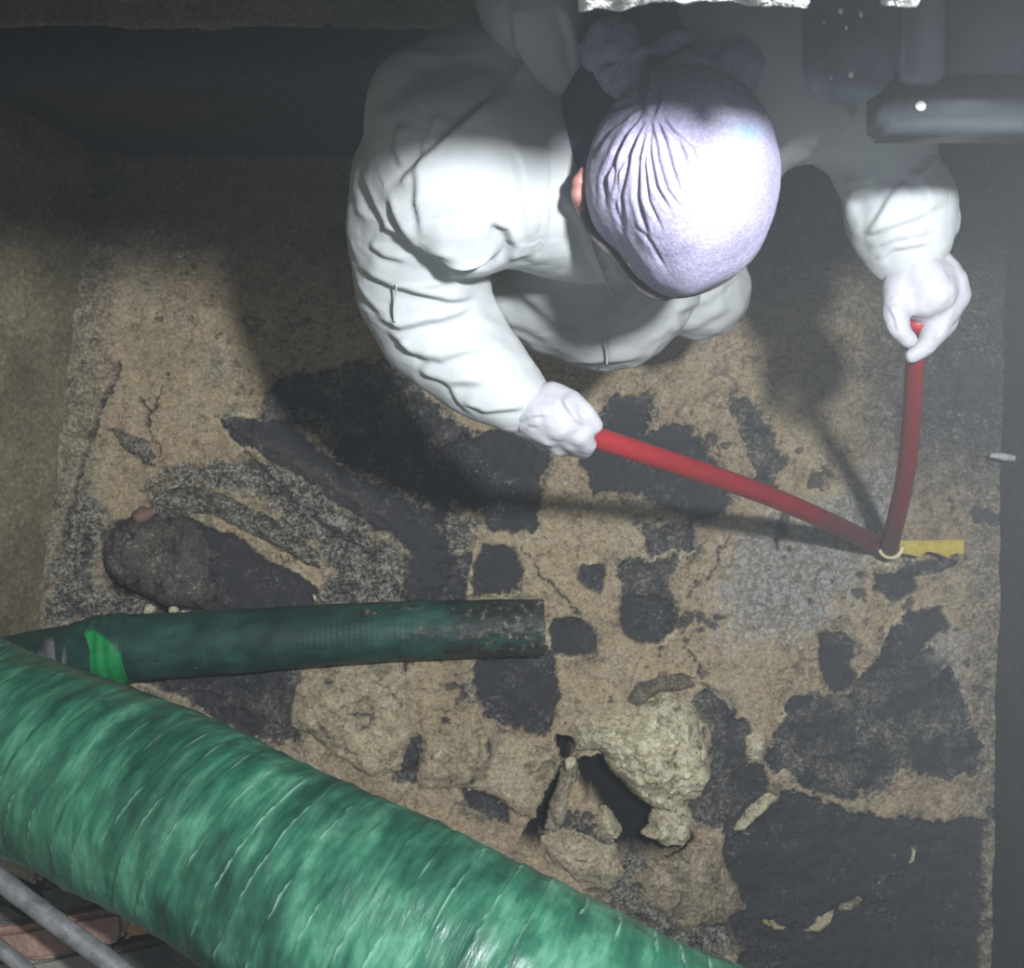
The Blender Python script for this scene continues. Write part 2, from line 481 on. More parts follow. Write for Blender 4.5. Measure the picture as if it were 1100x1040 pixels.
# roof slab with its torn white edge
def slab(name, x0, x1, ye, zb, zt, mat, amp, seed, depth=0.9, lean=0.0):
    nu = max(8, int((x1-x0)/0.0025)); prof = []
    xs = np.linspace(x0, x1, nu)
    rows = [(ye+lean, zt, 0.3), (ye+lean/2, (zb+zt)/2, 1.0), (ye+lean*0.02, zb+0.004, 1.2), (ye+0.006, zb, 1.2), (ye+0.03, zb, 0.4), (ye+depth, zb, 0), (ye+depth, zt, 0)]
    R = []
    for k, (yy, zz, a) in enumerate(rows):
        n1 = fbm(xs*22, np.full(nu, k*0.6), np.zeros(nu), 5, seed, 0.62)
        n2 = fbm(xs*45, np.full(nu, k*0.9), np.ones(nu), 4, seed+9)
        R.append(np.stack([xs, yy + a*amp*n1, zz + a*amp*0.7*n2], -1))
    R = np.stack(R, 1)
    nvv = R.shape[1]
    i = np.arange(nu-1); q = []
    for j in range(nvv):
        j2 = (j+1) % nvv
        q.append(np.stack([i*nvv+j, (i+1)*nvv+j, (i+1)*nvv+j2, i*nvv+j2], -1))
    me = mesh_np(name, R.reshape(-1, 3), np.concatenate(q), True)
    bm = bmesh.new(); bm.from_mesh(me)
    bm.edges.ensure_lookup_table()
    bmesh.ops.holes_fill(bm, edges=[e for e in bm.edges if e.is_boundary], sides=0)
    bmesh.ops.recalc_face_normals(bm, faces=bm.faces); bm.to_mesh(me); bm.free()
    return link(name, me, mat)
ZS = 1.555
ceil = slab('ceiling', -1.2, 1.2, 0.2465, ZS, ZS+0.30, M['slab'], 0.003, 31, 1.1, 0.12); tag(ceil, kind='structure')
lip = slab('trim_2', W(622, 0, ZS).x, W(868, 0, ZS).x, 0.239, ZS-0.004, ZS+0.26, M['lip'], 0.006, 32, 0.14, 0.12); tag(lip, kind='structure')
lip = slab('trim_3', W(950, 0, ZS).x, W(985, 0, ZS).x, 0.239, ZS-0.004, ZS+0.26, M['lip'], 0.003, 35, 0.14, 0.12); tag(lip, kind='structure')

# ------------------------------------------------------------------ floor relief
# (kind, polygon in floor pixels, height change in metres, edge warp in px)
PATCH = [
 ('dark', [(775,885),(815,855),(850,850),(890,862),(930,868),(985,882),(1056,885),(1056,1100),(740,1100),(800,1020),(775,985),(770,930)], -0.016, 7),
 ('rdark', [(845,745),(872,735),(905,738),(935,720),(960,690),(1000,700),(1040,740),(1050,790),(1045,832),(975,838),(935,852),(905,856),(870,848),(830,815),(828,780)], -0.004, 10),
 ('dark', [(880,683),(905,680),(917,700),(916,738),(893,740),(880,712)], -0.012, 5),
 ('dark', [(662,424),(697,424),(699,465),(720,452),(742,470),(772,500),(786,545),(760,565),(715,545),(690,532),(664,530),(640,534),(628,500),(630,466)], -0.014, 6),
 ('rdark', [(785,420),(812,432),(835,462),(830,480),(848,492),(838,520),(848,540),(822,530),(812,505),(800,470),(785,445)], -0.010, 6),
 ('dark', [(665,642),(722,640),(728,668),(716,684),(700,692),(680,688),(664,672)], -0.014, 4),
 ('dark', [(622,606),(652,604),(648,618),(645,640),(632,634),(622,622)], -0.014, 3),
 ('rdark', [(662,600),(722,600),(725,645),(665,645)], -0.004, 10),
 ('dark', [(512,708),(596,702),(600,745),(590,792),(560,785),(525,782),(520,760),(500,735)], -0.014, 6),
 ('dark', [(508,612),(520,588),(552,590),(560,615),(556,640),(510,642)], -0.010, 5),
 ('dark', [(480,470),(540,462),(590,490),(578,520),(578,570),(530,572),(505,545),(480,520)], -0.012, 8),
 ('dark', [(232,452),(268,444),(310,455),(350,485),(410,520),(470,555),(485,600),(468,645),(432,645),(440,590),(400,568),(340,525),(285,492),(250,472)], 0.016, 6),
 ('rdark', [(300,400),(420,400),(500,450),(520,510),(480,560),(410,520),(340,470),(280,445)], 0.004, 12),  # arm's shadow on the floor painted as a dark patch
 ('grit', [(255,492),(300,502),(345,528),(400,570),(440,596),(440,650),(345,650),(352,612),(330,575),(270,535),(160,520),(180,505)], 0.002, 10),
 ('grit', [(95,640),(115,560),(100,520),(62,600),(50,668),(380,668),(340,650),(180,655),(130,630)], 0.0, 10),
 ('dark', [(108,572),(150,548),(205,556),(262,585),(345,632),(346,660),(170,660),(115,625)], -0.006, 5),
 
 ('rdark', [(725,765),(752,742),(785,765),(802,785),(805,815),(828,822),(832,842),(795,872),(770,885),(742,880),(732,850),(762,830),(765,790)], -0.006, 9),
 ('rdark', [(150,726),(322,714),(330,745),(322,790),(300,802),(200,760)], -0.004, 6),
 ('dark', [(320,742),(352,748),(345,772),(318,800),(305,775)], -0.010, 6),
 ('dark', [(492,848),(525,848),(548,868),(545,890),(500,870)], -0.012, 6),
 ('rdark', [(430,800),(455,795),(470,840),(430,842)], -0.012, 8),
 ('dark', [(590,672),(622,664),(636,685),(640,706),(590,706)], -0.008, 4),
 ('dark', [(944,615),(975,608),(985,632),(962,648),(940,636)], -0.010, 5),
 ('dark', [(950,695),(975,660),(1012,652),(1022,680),(992,700),(965,715)], -0.010, 7),
 ('rdark', [(968,602),(1036,598),(1012,612),(970,620)], 0.008, 4),
 ('rdark', [(690,560),(740,560),(755,590),(700,596)], -0.006, 8),  # sludge spot with the handle's shadow painted in
 ('rdark', [(455,602),(505,600),(505,650),(455,650)], -0.006, 12),
 ('grit', [(470,520),(510,560),(505,600),(455,600),(450,560)], 0.0, 10),
 ('grit', [(660,930),(700,925),(770,960),(800,1010),(760,1040),(640,960)], 0.004, 12),
 ('grit', [(600,880),(665,905),(672,930),(600,900)], 0.0, 8),
 ('grit', [(690,424),(705,424),(704,480),(692,480)], 0.0, 5),
 ('bead', [(770,640),(800,580),(880,560),(955,500),(975,560),(940,600),(920,640),(860,680),(800,690)], 0.0, 18),
 ('bead', [(1000,690),(1040,690),(1040,735),(1000,735)], 0.0, 14),
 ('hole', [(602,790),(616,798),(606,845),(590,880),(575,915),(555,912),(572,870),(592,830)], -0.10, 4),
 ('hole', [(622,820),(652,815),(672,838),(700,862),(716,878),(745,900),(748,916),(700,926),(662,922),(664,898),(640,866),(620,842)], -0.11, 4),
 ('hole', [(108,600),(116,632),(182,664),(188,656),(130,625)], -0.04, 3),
]
CRACK = [([(150,430),(165,445),(160,470),(172,490)], 3), ([(118,460),(140,470),(150,495),(165,500)], 4), ([(180,400),(175,425),(168,445)], 2.5), ([(235,450),(262,485),(300,525),(345,560),(400,600)], 4),
 ([(440,700),(432,740),(440,790),(455,830)], 4), ([(705,720),(740,725),(765,745)], 2.5), ([(125,390),(110,430),(95,500),(80,560)], 4), ([(780,960),(800,985),(860,1000)], 3), ([(700,640),(740,665),(750,720)], 2.5), ([(560,590),(600,640),(620,660)], 2.5), ([(350,730),(372,760),(368,800)], 3), ([(780,580),(770,610),(745,640)], 2.5)]

dx = 0.0038
xs = np.arange(-1.24, 1.17, dx); ys = np.arange(-1.5, 0.9, dx)
GX, GY = np.meshgrid(xs, ys, indexing='ij')
fx = GX.ravel(); fy = GY.ravel()
fpx = 550 + fx*475; fpy = 520 - fy*475
def floor_fields(fx, fy, fpx, fpy, patches=True):
    wx = fb2(fx, fy, 11, 6, 51, 0.7); wy = fb2(fx, fy, 11, 6, 61, 0.7)
    z = 0.012*fb2(fx, fy, 3.2, 3, 1) + 0.012*fb2(fx, fy, 14, 4, 2) + 0.009*np.abs(fb2(fx, fy, 30, 4, 3, 0.6))
    A = {k: np.zeros(fx.shape) for k in ('dark', 'grit', 'bead', 'pale', 'black')}
    A['grit'] = 0.55*smooth(0.15, 0.5, fb2(fx, fy, 8, 5, 71, 0.6)) 
    rough = np.ones(fx.shape)
    for kind, poly, dz, warp in PATCH:
        X0 = min(p[0] for p in poly)-40; X1 = max(p[0] for p in poly)+40
        Y0 = min(p[1] for p in poly)-40; Y1 = max(p[1] for p in poly)+40
        idx = np.nonzero((fpx > X0) & (fpx < X1) & (fpy > Y0) & (fpy < Y1))[0]
        sd = sdf_poly(fpx[idx] + wx[idx]*(warp*2.6+5), fpy[idx] + wy[idx]*(warp*2.6+5), poly)
        s = smooth(-1.2, 1.6, sd)
        soft = smooth(-3, 3, sd)
        z[idx] += dz*soft
        if kind in ('dark', 'rdark'):
            rim = np.exp(-((sd+4)/5.5)**2) * smooth(-0.05, 0.3, fb2(fx[idx]+3.1, fy[idx], 19, 4, 161, 0.65))
            z[idx] += 0.006*rim*(0.6+fb2(fx[idx], fy[idx], 60, 3, 162))
            A['grit'][idx] = np.maximum(A['grit'][idx], 0.75*rim)
            lip_ = np.exp(-((sd+1.5)/1.8)**2) * smooth(0.0, 0.3, fb2(fx[idx]+7.7, fy[idx], 12, 3, 163))
            A['pale'][idx] = np.maximum(A['pale'][idx], 0.8*lip_); z[idx] += 0.003*lip_
            A['dark'][idx] = np.maximum(A['dark'][idx], s if kind == 'dark' else s*(0.55+0.5*smooth(-0.25, 0.2, fb2(fx[idx], fy[idx], 16, 5, 151, 0.65))))
            A['grit'][idx] = A['grit'][idx]*(1-s) + (0.0 if kind == 'dark' else 0.95)*s
            if kind == 'dark': rough[idx] = np.minimum(rough[idx], 1-0.75*s)
            else: z[idx] += s*0.020*np.abs(fb2(fx[idx], fy[idx], 22, 4, 91, 0.65))
        elif kind == 'grit':
            s = smooth(-10, 8, sd + 14*fb2(fx[idx], fy[idx], 30, 4, 141, 0.65))
            A['grit'][idx] = np.maximum(A['grit'][idx], s); z[idx] += s*0.004*fb2(fx[idx], fy[idx], 45, 3, 92)
        elif kind == 'bead':
            A['bead'][idx] = np.maximum(A['bead'][idx], smooth(-18, 22, sd))
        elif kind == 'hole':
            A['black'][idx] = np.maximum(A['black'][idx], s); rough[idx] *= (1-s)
    if patches:
        # crust edges: small dark islands and cracks scattered everywhere
        isl = fb2(fx, fy, 13, 5, 81, 0.62)
        m = smooth(0.30, 0.36, isl) * (fpy > 380)*(fpx > 300)*(1-A['black'])
        A['dark'] = np.maximum(A['dark'], m*0.9); z -= 0.006*m
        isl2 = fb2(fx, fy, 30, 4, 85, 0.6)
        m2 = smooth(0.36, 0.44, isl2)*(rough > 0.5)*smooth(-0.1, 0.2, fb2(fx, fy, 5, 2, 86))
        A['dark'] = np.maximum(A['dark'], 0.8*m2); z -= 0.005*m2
        cr = np.abs(fb2(fx+0.02*wx, fy+0.02*wy, 9, 3, 101))
        cm = (1-smooth(0.004, 0.016, cr)) * smooth(-0.05, 0.25, fb2(fx, fy, 6, 2, 111))
        z -= 0.005*cm*rough; A['dark'] = np.maximum(A['dark'], 0.55*cm*(rough > 0.5))
        for ln, w in CRACK:
            X0 = min(p[0] for p in ln)-20; X1 = max(p[0] for p in ln)+20
            Y0 = min(p[1] for p in ln)-20; Y1 = max(p[1] for p in ln)+20
            idx = np.nonzero((fpx > X0) & (fpx < X1) & (fpy > Y0) & (fpy < Y1))[0]
            d, _ = dist_line(fpx[idx]+wx[idx]*20, fpy[idx]+wy[idx]*20, ln)
            w_ = w*(0.45 + 0.6*fb2(fx[idx], fy[idx], 25, 3, 131))
            s = 1-smooth(w_*0.4, np.maximum(w_, 0.05)*1.1+0.3, np.abs(d))
            z[idx] -= 0.012*s; A['dark'][idx] = np.maximum(A['dark'][idx], s)
    z += rough*0.0022*fb2(fx, fy, 90, 2, 5)
    # cement haunch running along the foot of the left wall
    lx = LW[0][0] + (fy-LW[0][1])/(LW[1][1]-LW[0][1])*(LW[1][0]-LW[0][0])
    hd = fx - lx
    hs = 1-smooth(0.03, 0.10, hd + 0.03*wx)
    z += 0.035*hs; A['grit'] = np.maximum(A['grit'], hs*0.55)
    # right side of the floor: greyer and darker
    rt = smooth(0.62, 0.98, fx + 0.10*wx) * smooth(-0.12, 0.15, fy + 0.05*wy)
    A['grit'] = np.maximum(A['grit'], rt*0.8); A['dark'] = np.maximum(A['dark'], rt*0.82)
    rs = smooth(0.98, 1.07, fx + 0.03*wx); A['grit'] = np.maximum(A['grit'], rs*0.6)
    far = smooth(0.30, 0.62, fy + 0.10*wx)  # shade at the back painted into the far floor's colour
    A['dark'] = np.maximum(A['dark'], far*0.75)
    return z, A
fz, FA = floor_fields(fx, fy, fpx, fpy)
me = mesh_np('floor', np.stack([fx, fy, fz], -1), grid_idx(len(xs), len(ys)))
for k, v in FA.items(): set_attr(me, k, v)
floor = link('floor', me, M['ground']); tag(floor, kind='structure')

# ------------------------------------------------------------------ clods, slabs and lumps lying on the floor
def mound(name, poly, z0, hgt, label, cat, group=None, tone=None, rough=0.5, warp=5, edge=10, seed=0, step=0.0035, mat=None, freq=22):
    tone = tone or {}
    d = H - z0
    P = [((p[0]-550)/F*d, (520-p[1])/F*d) for p in poly]
    x0 = min(p[0] for p in P)-0.03; x1 = max(p[0] for p in P)+0.03
    y0 = min(p[1] for p in P)-0.03; y1 = max(p[1] for p in P)+0.03
    xs = np.arange(x0, x1, step); ys = np.arange(y0, y1, step)
    gx, gy = np.meshgrid(xs, ys, indexing='ij')
    px = 550 + gx*F/d; py = 520 - gy*F/d
    wx = fb2(gx, gy, 26, 4, seed+1, 0.6); wy = fb2(gx, gy, 26, 4, seed+2, 0.6)
    sd = sdf_poly(px + warp*wx*1.5, py + warp*wy*1.5, poly)
    inside = sd > 0
    h = hgt*(1-np.exp(-np.maximum(sd, 0)/edge)) * (1 + rough*fb2(gx, gy, freq, 4, seed+3, 0.6)) + rough*0.35*hgt*np.abs(fb2(gx, gy, freq*2.5, 4, seed+4, 0.6))
    cvh = 1 - smooth(0.012, 0.05, np.abs(fb2(gx, gy, 17, 3, seed+8)))
    h = h*(1-0.16*cvh)
    h = np.where(inside, np.maximum(h, 0.002), -0.004)
    cell = inside[:-1, :-1] | inside[1:, :-1] | inside[:-1, 1:] | inside[1:, 1:]
    nx, ny = gx.shape
    I, J = np.nonzero(cell)
    q = np.stack([I*ny+J, (I+1)*ny+J, (I+1)*ny+J+1, I*ny+J+1], -1)
    used, inv = np.unique(q, return_inverse=True); q = inv.reshape(q.shape)
    top = np.stack([gx.ravel()[used], gy.ravel()[used], z0 + h.ravel()[used]], -1)
    n = len(top)
    bot = top.copy(); bot[:, 2] = z0 - 0.02
    qb = q[:, ::-1] + n
    # rim
    e = np.concatenate([q[:, [0, 1]], q[:, [1, 2]], q[:, [2, 3]], q[:, [3, 0]]])
    key = {}
    for a, b_ in e.tolist(): key[(a, b_)] = 1
    rim = [(a, b_) for (a, b_) in key if (b_, a) not in key]
    qr = np.array([[b_, a, a+n, b_+n] for a, b_ in rim]) if rim else np.zeros((0, 4), int)
    me = mesh_np(name, np.concatenate([top, bot]), np.concatenate([q, qb, qr]))
    for k in ('dark', 'grit', 'bead', 'pale', 'black'):
        v = np.full(2*n, float(tone.get(k, 0.0)))
        if k == 'dark':
            sdd = np.concatenate([sd.ravel()[used]]*2)
            nn = fb2(np.concatenate([top[:, 0]]*2), np.concatenate([top[:, 1]]*2), 24, 4, seed+7)
            X2 = np.concatenate([top[:, 0]]*2); Y2 = np.concatenate([top[:, 1]]*2)
            cv = 1 - smooth(0.012, 0.05, np.abs(fb2(X2 + 0.01*nn, Y2, 17, 3, seed+8)))  # grooves darkened too: painted crevice shade along with grease
            v = np.clip(v + tone.get('spots', 0.4)*smooth(0.15, 0.4, nn) + 0.6*cv*smooth(-0.2, 0.2, nn), 0, 1)
        set_attr(me, k, v)
    o = link(name, me, mat or M['ground'])
    return tag(o, label, cat, group)

mound('grease_clod', [(614,785),(632,768),(658,772),(676,768),(690,750),(722,742),(748,760),(758,792),(762,828),(748,852),(722,868),(700,866),(684,850),(664,832),(640,806),(620,806)], 0.0, 0.075, 'large pale yellow clod of grease standing beside the black hole', 'grease clod', tone={'pale': 1, 'spots': 0.15}, rough=0.8, edge=9, seed=11, freq=16)
mound('grease_clod', [(706,866),(735,862),(744,880),(738,904),(716,908),(690,896),(698,880)], 0.0, 0.05, 'small yellow lump hanging below the large pale clod at the hole edge', 'grease clod', tone={'pale': 0.9, 'spots': 0.2}, rough=0.7, edge=7, seed=12)
mound('rubber_strip', [(676,752),(686,736),(706,727),(734,728),(746,736),(730,742),(706,744),(688,760)], 0.01, 0.035, 'dark grey curved strip lying on top of the large yellow clod', 'rubber strip', tone={'dark': 0.35, 'grit': 0.6}, rough=0.2, warp=2, edge=5, seed=13)
mound('grease_clod', [(641,868),(652,868),(668,892),(664,902),(648,894),(640,882)], -0.03, 0.05, 'small pale oblong lump lying inside the black hole', 'grease clod', tone={'pale': 0.9}, rough=0.4, warp=2, edge=5, seed=14)
mound('crust_ridge', [(606,816),(620,816),(622,834),(612,856),(606,880),(596,894),(586,890),(592,862),(602,840)], -0.01, 0.04, 'narrow grey crust ridge between the crack and the black hole', 'grease crust', tone={'pale': 0.4, 'grit': 0.4}, rough=0.5, warp=3, edge=6, seed=15)
mound('crust_ridge', [(580,900),(606,892),(640,898),(664,910),(672,940),(655,958),(620,945),(592,925)], -0.005, 0.04, 'tan crust lump touching the upper edge of the big green hose', 'grease crust', tone={'pale': 0.4}, rough=0.6, edge=8, seed=16)
mound('crust_slab', [(768,884),(774,915),(786,950),(800,972),(780,990),(740,1000),(690,975),(672,940),(700,928),(735,918)], -0.005, 0.035, 'pointed tan and grey crust slab between the hole and the smooth black grease', 'grease crust', tone={'grit': 0.35, 'pale': 0.1}, rough=0.6, edge=10, seed=17)
mound('crust_ridge', [(788,892),(800,872),(824,848),(838,846),(834,858),(816,876),(800,892)], -0.01, 0.035, 'narrow orange-brown crust ridge along the smooth black grease', 'grease crust', tone={'pale': 0.7}, rough=0.5, warp=3, edge=6, seed=18)
mound('grease_clod', [(800,794),(812,782),(824,784),(826,802),(818,820),(802,816)], -0.005, 0.03, 'small yellowish lump right of the large clod among black grease', 'grease clod', tone={'pale': 0.75, 'spots': 0.5}, rough=0.6, warp=4, edge=7, seed=19)
mound('crust_slab', [(452,806),(462,784),(490,778),(520,770),(545,786),(575,800),(598,798),(600,822),(586,850),(572,882),(548,868),(520,850),(486,848),(448,846)], -0.004, 0.026, 'flat sandy crust slab left of the crack beside the hole', 'grease crust', tone={'spots': 0.5, 'pale': 0.2}, rough=0.35, edge=6, seed=20, freq=30)
mound('crust_slab', [(318,736),(352,716),(392,704),(428,704),(438,740),(442,790),(428,828),(400,836),(352,806),(312,776)], -0.004, 0.032, 'sandy lumpy crust slab under the end half of the thin green pipe', 'grease crust', tone={'spots': 0.5, 'pale': 0.3}, rough=0.6, edge=7, seed=24, freq=30)
mound('crust_ridge', [(158,540),(172,524),(198,519),(236,528),(280,548),(322,580),(348,612),(330,608),(290,584),(255,566),(214,552),(172,560)], 0.0, 0.03, 'curved gritty ridge arching over the dark slab on the left', 'grease crust', tone={'grit': 0.95, 'spots': 0.5}, rough=0.5, warp=3, edge=7, seed=25)
mound('grease_slab', [(112,590),(124,566),(150,552),(196,554),(216,566),(226,600),(232,640),(222,656),(182,652),(140,634),(116,614)], -0.002, 0.055, 'raised dark broken slab at the left near the thin green pipe', 'grease slab', tone={'dark': 0.8, 'grit': 0.5}, rough=0.35, warp=3, edge=9, seed=26)
mound('grease_clod', [(142,552),(152,544),(164,548),(164,560),(154,566),(144,562)], 0.01, 0.04, 'round reddish-brown lump at the tip of the curved gritty ridge', 'grease clod', tone={}, rough=0.2, warp=1, edge=5, seed=27, mat=M['brick'])
mound('grease_clod', [(120,460),(136,462),(160,472),(172,492),(158,498),(138,484),(128,478)], 0.0, 0.018, 'small dark broken flake on the sandy crust near the left wall', 'grease clod', tone={'grit': 0.8, 'dark': 0.3}, rough=0.8, warp=4, edge=6, seed=28)
mound('grease_slab', [(236,452),(256,446),(300,468),(352,500),(420,545),(446,575),(420,570),(360,535),(300,500),(258,476)], 0.002, 0.028, 'long narrow dark slab running diagonally up to the sandy crust', 'grease slab', tone={'dark': 0.95, 'spots': 0.0}, rough=0.4, warp=3, edge=7, seed=29)
mound('grease_clod', [(942,600),(962,602),(972,606),(962,616),(944,616),(934,608)], 0.005, 0.02, 'flat tan lump under the hinge of the red-handled tool', 'grease clod', tone={'pale': 0.5, 'spots': 0.0}, rough=0.2, warp=2, edge=5, seed=30)
mound('crust_chip', [(866,1000),(878,986),(896,980),(892,992),(880,1002)], -0.018, 0.022, 'tan crust chip on the smooth black grease, the largest of the row', 'crust chip', tone={'pale': 0.4}, rough=0.5, warp=3, edge=5, seed=41)
mound('crust_chip', [(818,988),(834,992),(846,998),(836,1000),(820,994)], -0.018, 0.018, 'thin tan crust chip at the left end of the row on black grease', 'crust chip', tone={'pale': 0.2}, rough=0.5, warp=3, edge=5, seed=42)
mound('crust_chip', [(900,972),(912,966),(924,962),(928,968),(912,978),(902,980)], -0.018, 0.02, 'pale crust chip at the upper right end of the row on black grease', 'crust chip', tone={'pale': 0.5, 'grit': 0.4}, rough=0.5, warp=3, edge=5, seed=43)
mound('crust_chip', [(979,908),(984,912),(982,924),(977,928),(979,918)], -0.018, 0.02, 'tiny tan crust chip alone on the smooth black grease', 'crust chip', tone={'pale': 0.7}, rough=0.5, warp=1, edge=4, seed=44)

# small pebbles in the gravelly grease by the thin pipe
def pebble(px, py, r, z, label, seed, tone='pale'):
    rng = random.Random(seed)
    bm = bmesh.new(); bmesh.ops.create_icosphere(bm, subdivisions=2, radius=1)
    c = W(px, py, z); a = rng.random()*3
    for v in bm.verts:
        k = 1 + 0.2*math.sin(v.co.x*3+seed) + 0.15*math.cos(v.co.y*4+seed)
        x, y = v.co.x*r*1.3*k, v.co.y*r*0.85*k
        v.co = Vector((c.x + x*math.cos(a)-y*math.sin(a), c.y + x*math.sin(a)+y*math.cos(a), c.z + v.co.z*r*0.7))
    me = bpy.data.meshes.new('pebble'); bm.to_mesh(me); bm.free()
    me.polygons.foreach_set('use_smooth', [True]*len(me.polygons))
    for k in ('dark', 'grit', 'bead', 'pale', 'black'):
        set_attr(me, k, np.full(len(me.vertices), 1.0 if k == tone else 0.0))
    tag(link('pebble', me, M['ground']), label, 'pebble')
pebble(160, 655, 0.013, 0.03, 'left one of three pale pebbles above the thin green pipe', 1)
pebble(186, 656, 0.011, 0.03, 'middle one of three pale pebbles above the thin green pipe', 2)
pebble(197, 660, 0.010, 0.03, 'right one of three pale pebbles above the thin green pipe', 3)
pebble(470, 812, 0.010, 0.028, 'white round pebble on the flat sandy crust slab', 4)
pebble(338, 642, 0.005, 0.02, 'tiny white pebble on black grease above the thin pipe', 5)
pebble(694, 800, 0.008, 0.082, 'small white pebble in the middle of the large yellow clod', 6)
pebble(612, 820, 0.014, 0.032, 'round grey-green pebble at the top of the narrow crust ridge', 7)

# ------------------------------------------------------------------ tubes
def catmull(P, n):
    P = [Vector(p) for p in P]; P = [P[0]*2-P[1]] + P + [P[-1]*2-P[-2]]
    out = []
    for i in range(1, len(P)-2):
        for k in range(n):
            t = k/n
            out.append(0.5*((2*P[i]) + (-P[i-1]+P[i+1])*t + (2*P[i-1]-5*P[i]+4*P[i+1]-P[i+2])*t*t + (-P[i-1]+3*P[i]-3*P[i+1]+P[i+2])*t**3))
    out.append(P[-2]); return out

def tube(name, pts, rads, mat, parent=None, nseg=48, radial=None, cap=True, attrs=None):
    """pts dense list of centre points; radial(s, ang) -> radius offset (arrays)"""
    C = np.array([list(p) for p in pts]); n = len(C)
    T = np.gradient(C, axis=0); T /= np.linalg.norm(T, axis=1)[:, None]
    up = np.array([0, 0, 1.0]); 
    A = np.cross(T, up); bad = np.linalg.norm(A, axis=1) < 1e-3
    A[bad] = [1, 0, 0]; A /= np.linalg.norm(A, axis=1)[:, None]
    B = np.cross(A, T)
    s = np.concatenate([[0], np.cumsum(np.linalg.norm(np.diff(C, axis=0), axis=1))])
    ang = np.linspace(0, 2*math.pi, nseg, endpoint=False)
    S, G = np.meshgrid(s, ang, indexing='ij')
    R = np.interp(np.linspace(0, 1, n), np.linspace(0, 1, len(rads)), rads)[:, None] + np.zeros_like(S)
    if radial is not None: R = R + radial(S, G)
    co = C[:, None, :] + A[:, None, :]*(np.cos(G)*R)[..., None] + B[:, None, :]*(np.sin(G)*R)[..., None]
    i = np.arange(n-1); j = np.arange(nseg)
    I, J = np.meshgrid(i, j, indexing='ij'); J2 = (J+1) % nseg
    q = np.stack([I*nseg+J, I*nseg+J2, (I+1)*nseg+J2, (I+1)*nseg+J], -1).reshape(-1, 4)
    co = co.reshape(-1, 3)
    me = mesh_np(name, co, q)
    uv = me.uv_layers.new(name='UVMap')
    li = np.empty(len(me.loops), np.int32); me.loops.foreach_get('vertex_index', li)
    u = S.ravel()[li]; v = (np.abs(G - math.pi)/math.pi).ravel()[li]
    uv.data.foreach_set('uv', np.stack([u, v], -1).astype(np.float32).ravel())
    if attrs:
        for k, fn in attrs.items(): set_attr(me, k, fn(S, G, co).ravel())
    if cap:
        bm = bmesh.new(); bm.from_mesh(me)
        bmesh.ops.holes_fill(bm, edges=[e for e in bm.edges if e.is_boundary], sides=0)
        bm.to_mesh(me); bm.free()
    return link(name, me, mat, parent)

# --- the big wrapped hose in the foreground
hp = catmull([(-0.92, -0.62, 0.08), (-0.94, -0.60, 0.34), (-0.95, -0.47, 0.62), W(-90, 764, 0.755), W(0, 796, 0.79), W(160, 862, 0.88), W(310, 942, 0.96), W(470, 1024, 1.03), W(655, 1128, 1.09), W(890, 1268, 1.13), (0.62, -0.98, 1.26), (0.95, -1.36, 1.42)], 110)
HR = 0.123
rng = np.random.RandomState(5)
ring_s = []; s_ = 0.0
while s_ < 4.2:
    ring_s.append(s_); s_ += 0.030 + 0.012*rng.rand()
ring_s = np.array(ring_s)
def hose_radial(S, G):
    tilt = S + 0.016*np.cos(G) + 0.004*np.sin(2*G) + 0.006*fbm(S*5, np.cos(G)*2, np.sin(G)*2, 3, 7)
    i = np.searchsorted(ring_s, tilt) - 1
    i = np.clip(i, 0, len(ring_s)-2)
    f = (tilt - ring_s[i]) / (ring_s[i+1]-ring_s[i])
    saw = 0.0022*(1-f)**2 * (0.3+0.9*((i*37) % 10)/10)
    wob = 0.006*fbm(S*6, np.cos(G)*1.5, np.sin(G)*1.5, 3, 8) + 0.002*fbm(S*35, np.cos(G)*5, np.sin(G)*5, 4, 9)
    return saw + wob
def hose_line(S, G, co):
    tilt = S + 0.016*np.cos(G) + 0.004*np.sin(2*G) + 0.006*fbm(S*5, np.cos(G)*2, np.sin(G)*2, 3, 7)
    i = np.clip(np.searchsorted(ring_s, tilt)-1, 0, len(ring_s)-2)
    f = (tilt - ring_s[i])
    return np.exp(-(f/0.0016)**2) * smooth(-0.1, 0.35, fbm(S*9, np.cos(G)*3, np.sin(G)*3, 3, 15)) * 0.8  # ring-edge highlights painted on as pale lines
hose = tube('wrapped_hose', hp, [0.118, 0.119, 0.121, 0.123, 0.125], M['hose'], None, 150, hose_radial, True, {'line': hose_line}); tag(hose, 'large green film-wrapped hose crossing the lower left foreground', 'hose')

# --- the thin dark green pipe lying on the floor
thin = empty('floor_pipe', 'dark green muddy pipe lying on the sludge behind the big hose', 'pipe')
pp = catmull([W(112, 697, 0.075), W(200, 692, 0.072), W(320, 684, 0.064), W(440, 677, 0.055), W(584, 674, 0.048)], 90)
def pipe_radial(S, G):
    return 0.00025*np.sin(S*520 + 3*fbm(S*9, S*0, S*0, 2, 2))*smooth(0.0, 0.2, fbm(S*8, np.cos(G), np.sin(G), 2, 3)) + 0.003*fbm(S*10, np.cos(G)*2, np.sin(G)*2, 4, 5) + 0.004*smooth(0.5, 0.9, S)*np.abs(fbm(S*40, np.cos(G)*4, np.sin(G)*4, 3, 6))
z0 = lambda S, G, co: np.zeros_like(S)
def mudfn(S, G, co):
    n = fbm(S*14, np.cos(G)*3, np.sin(G)*3, 5, 12, 0.65)
    return smooth(0.08, 0.2, n + 0.75*smooth(0.40, 0.95, S) - 0.34)
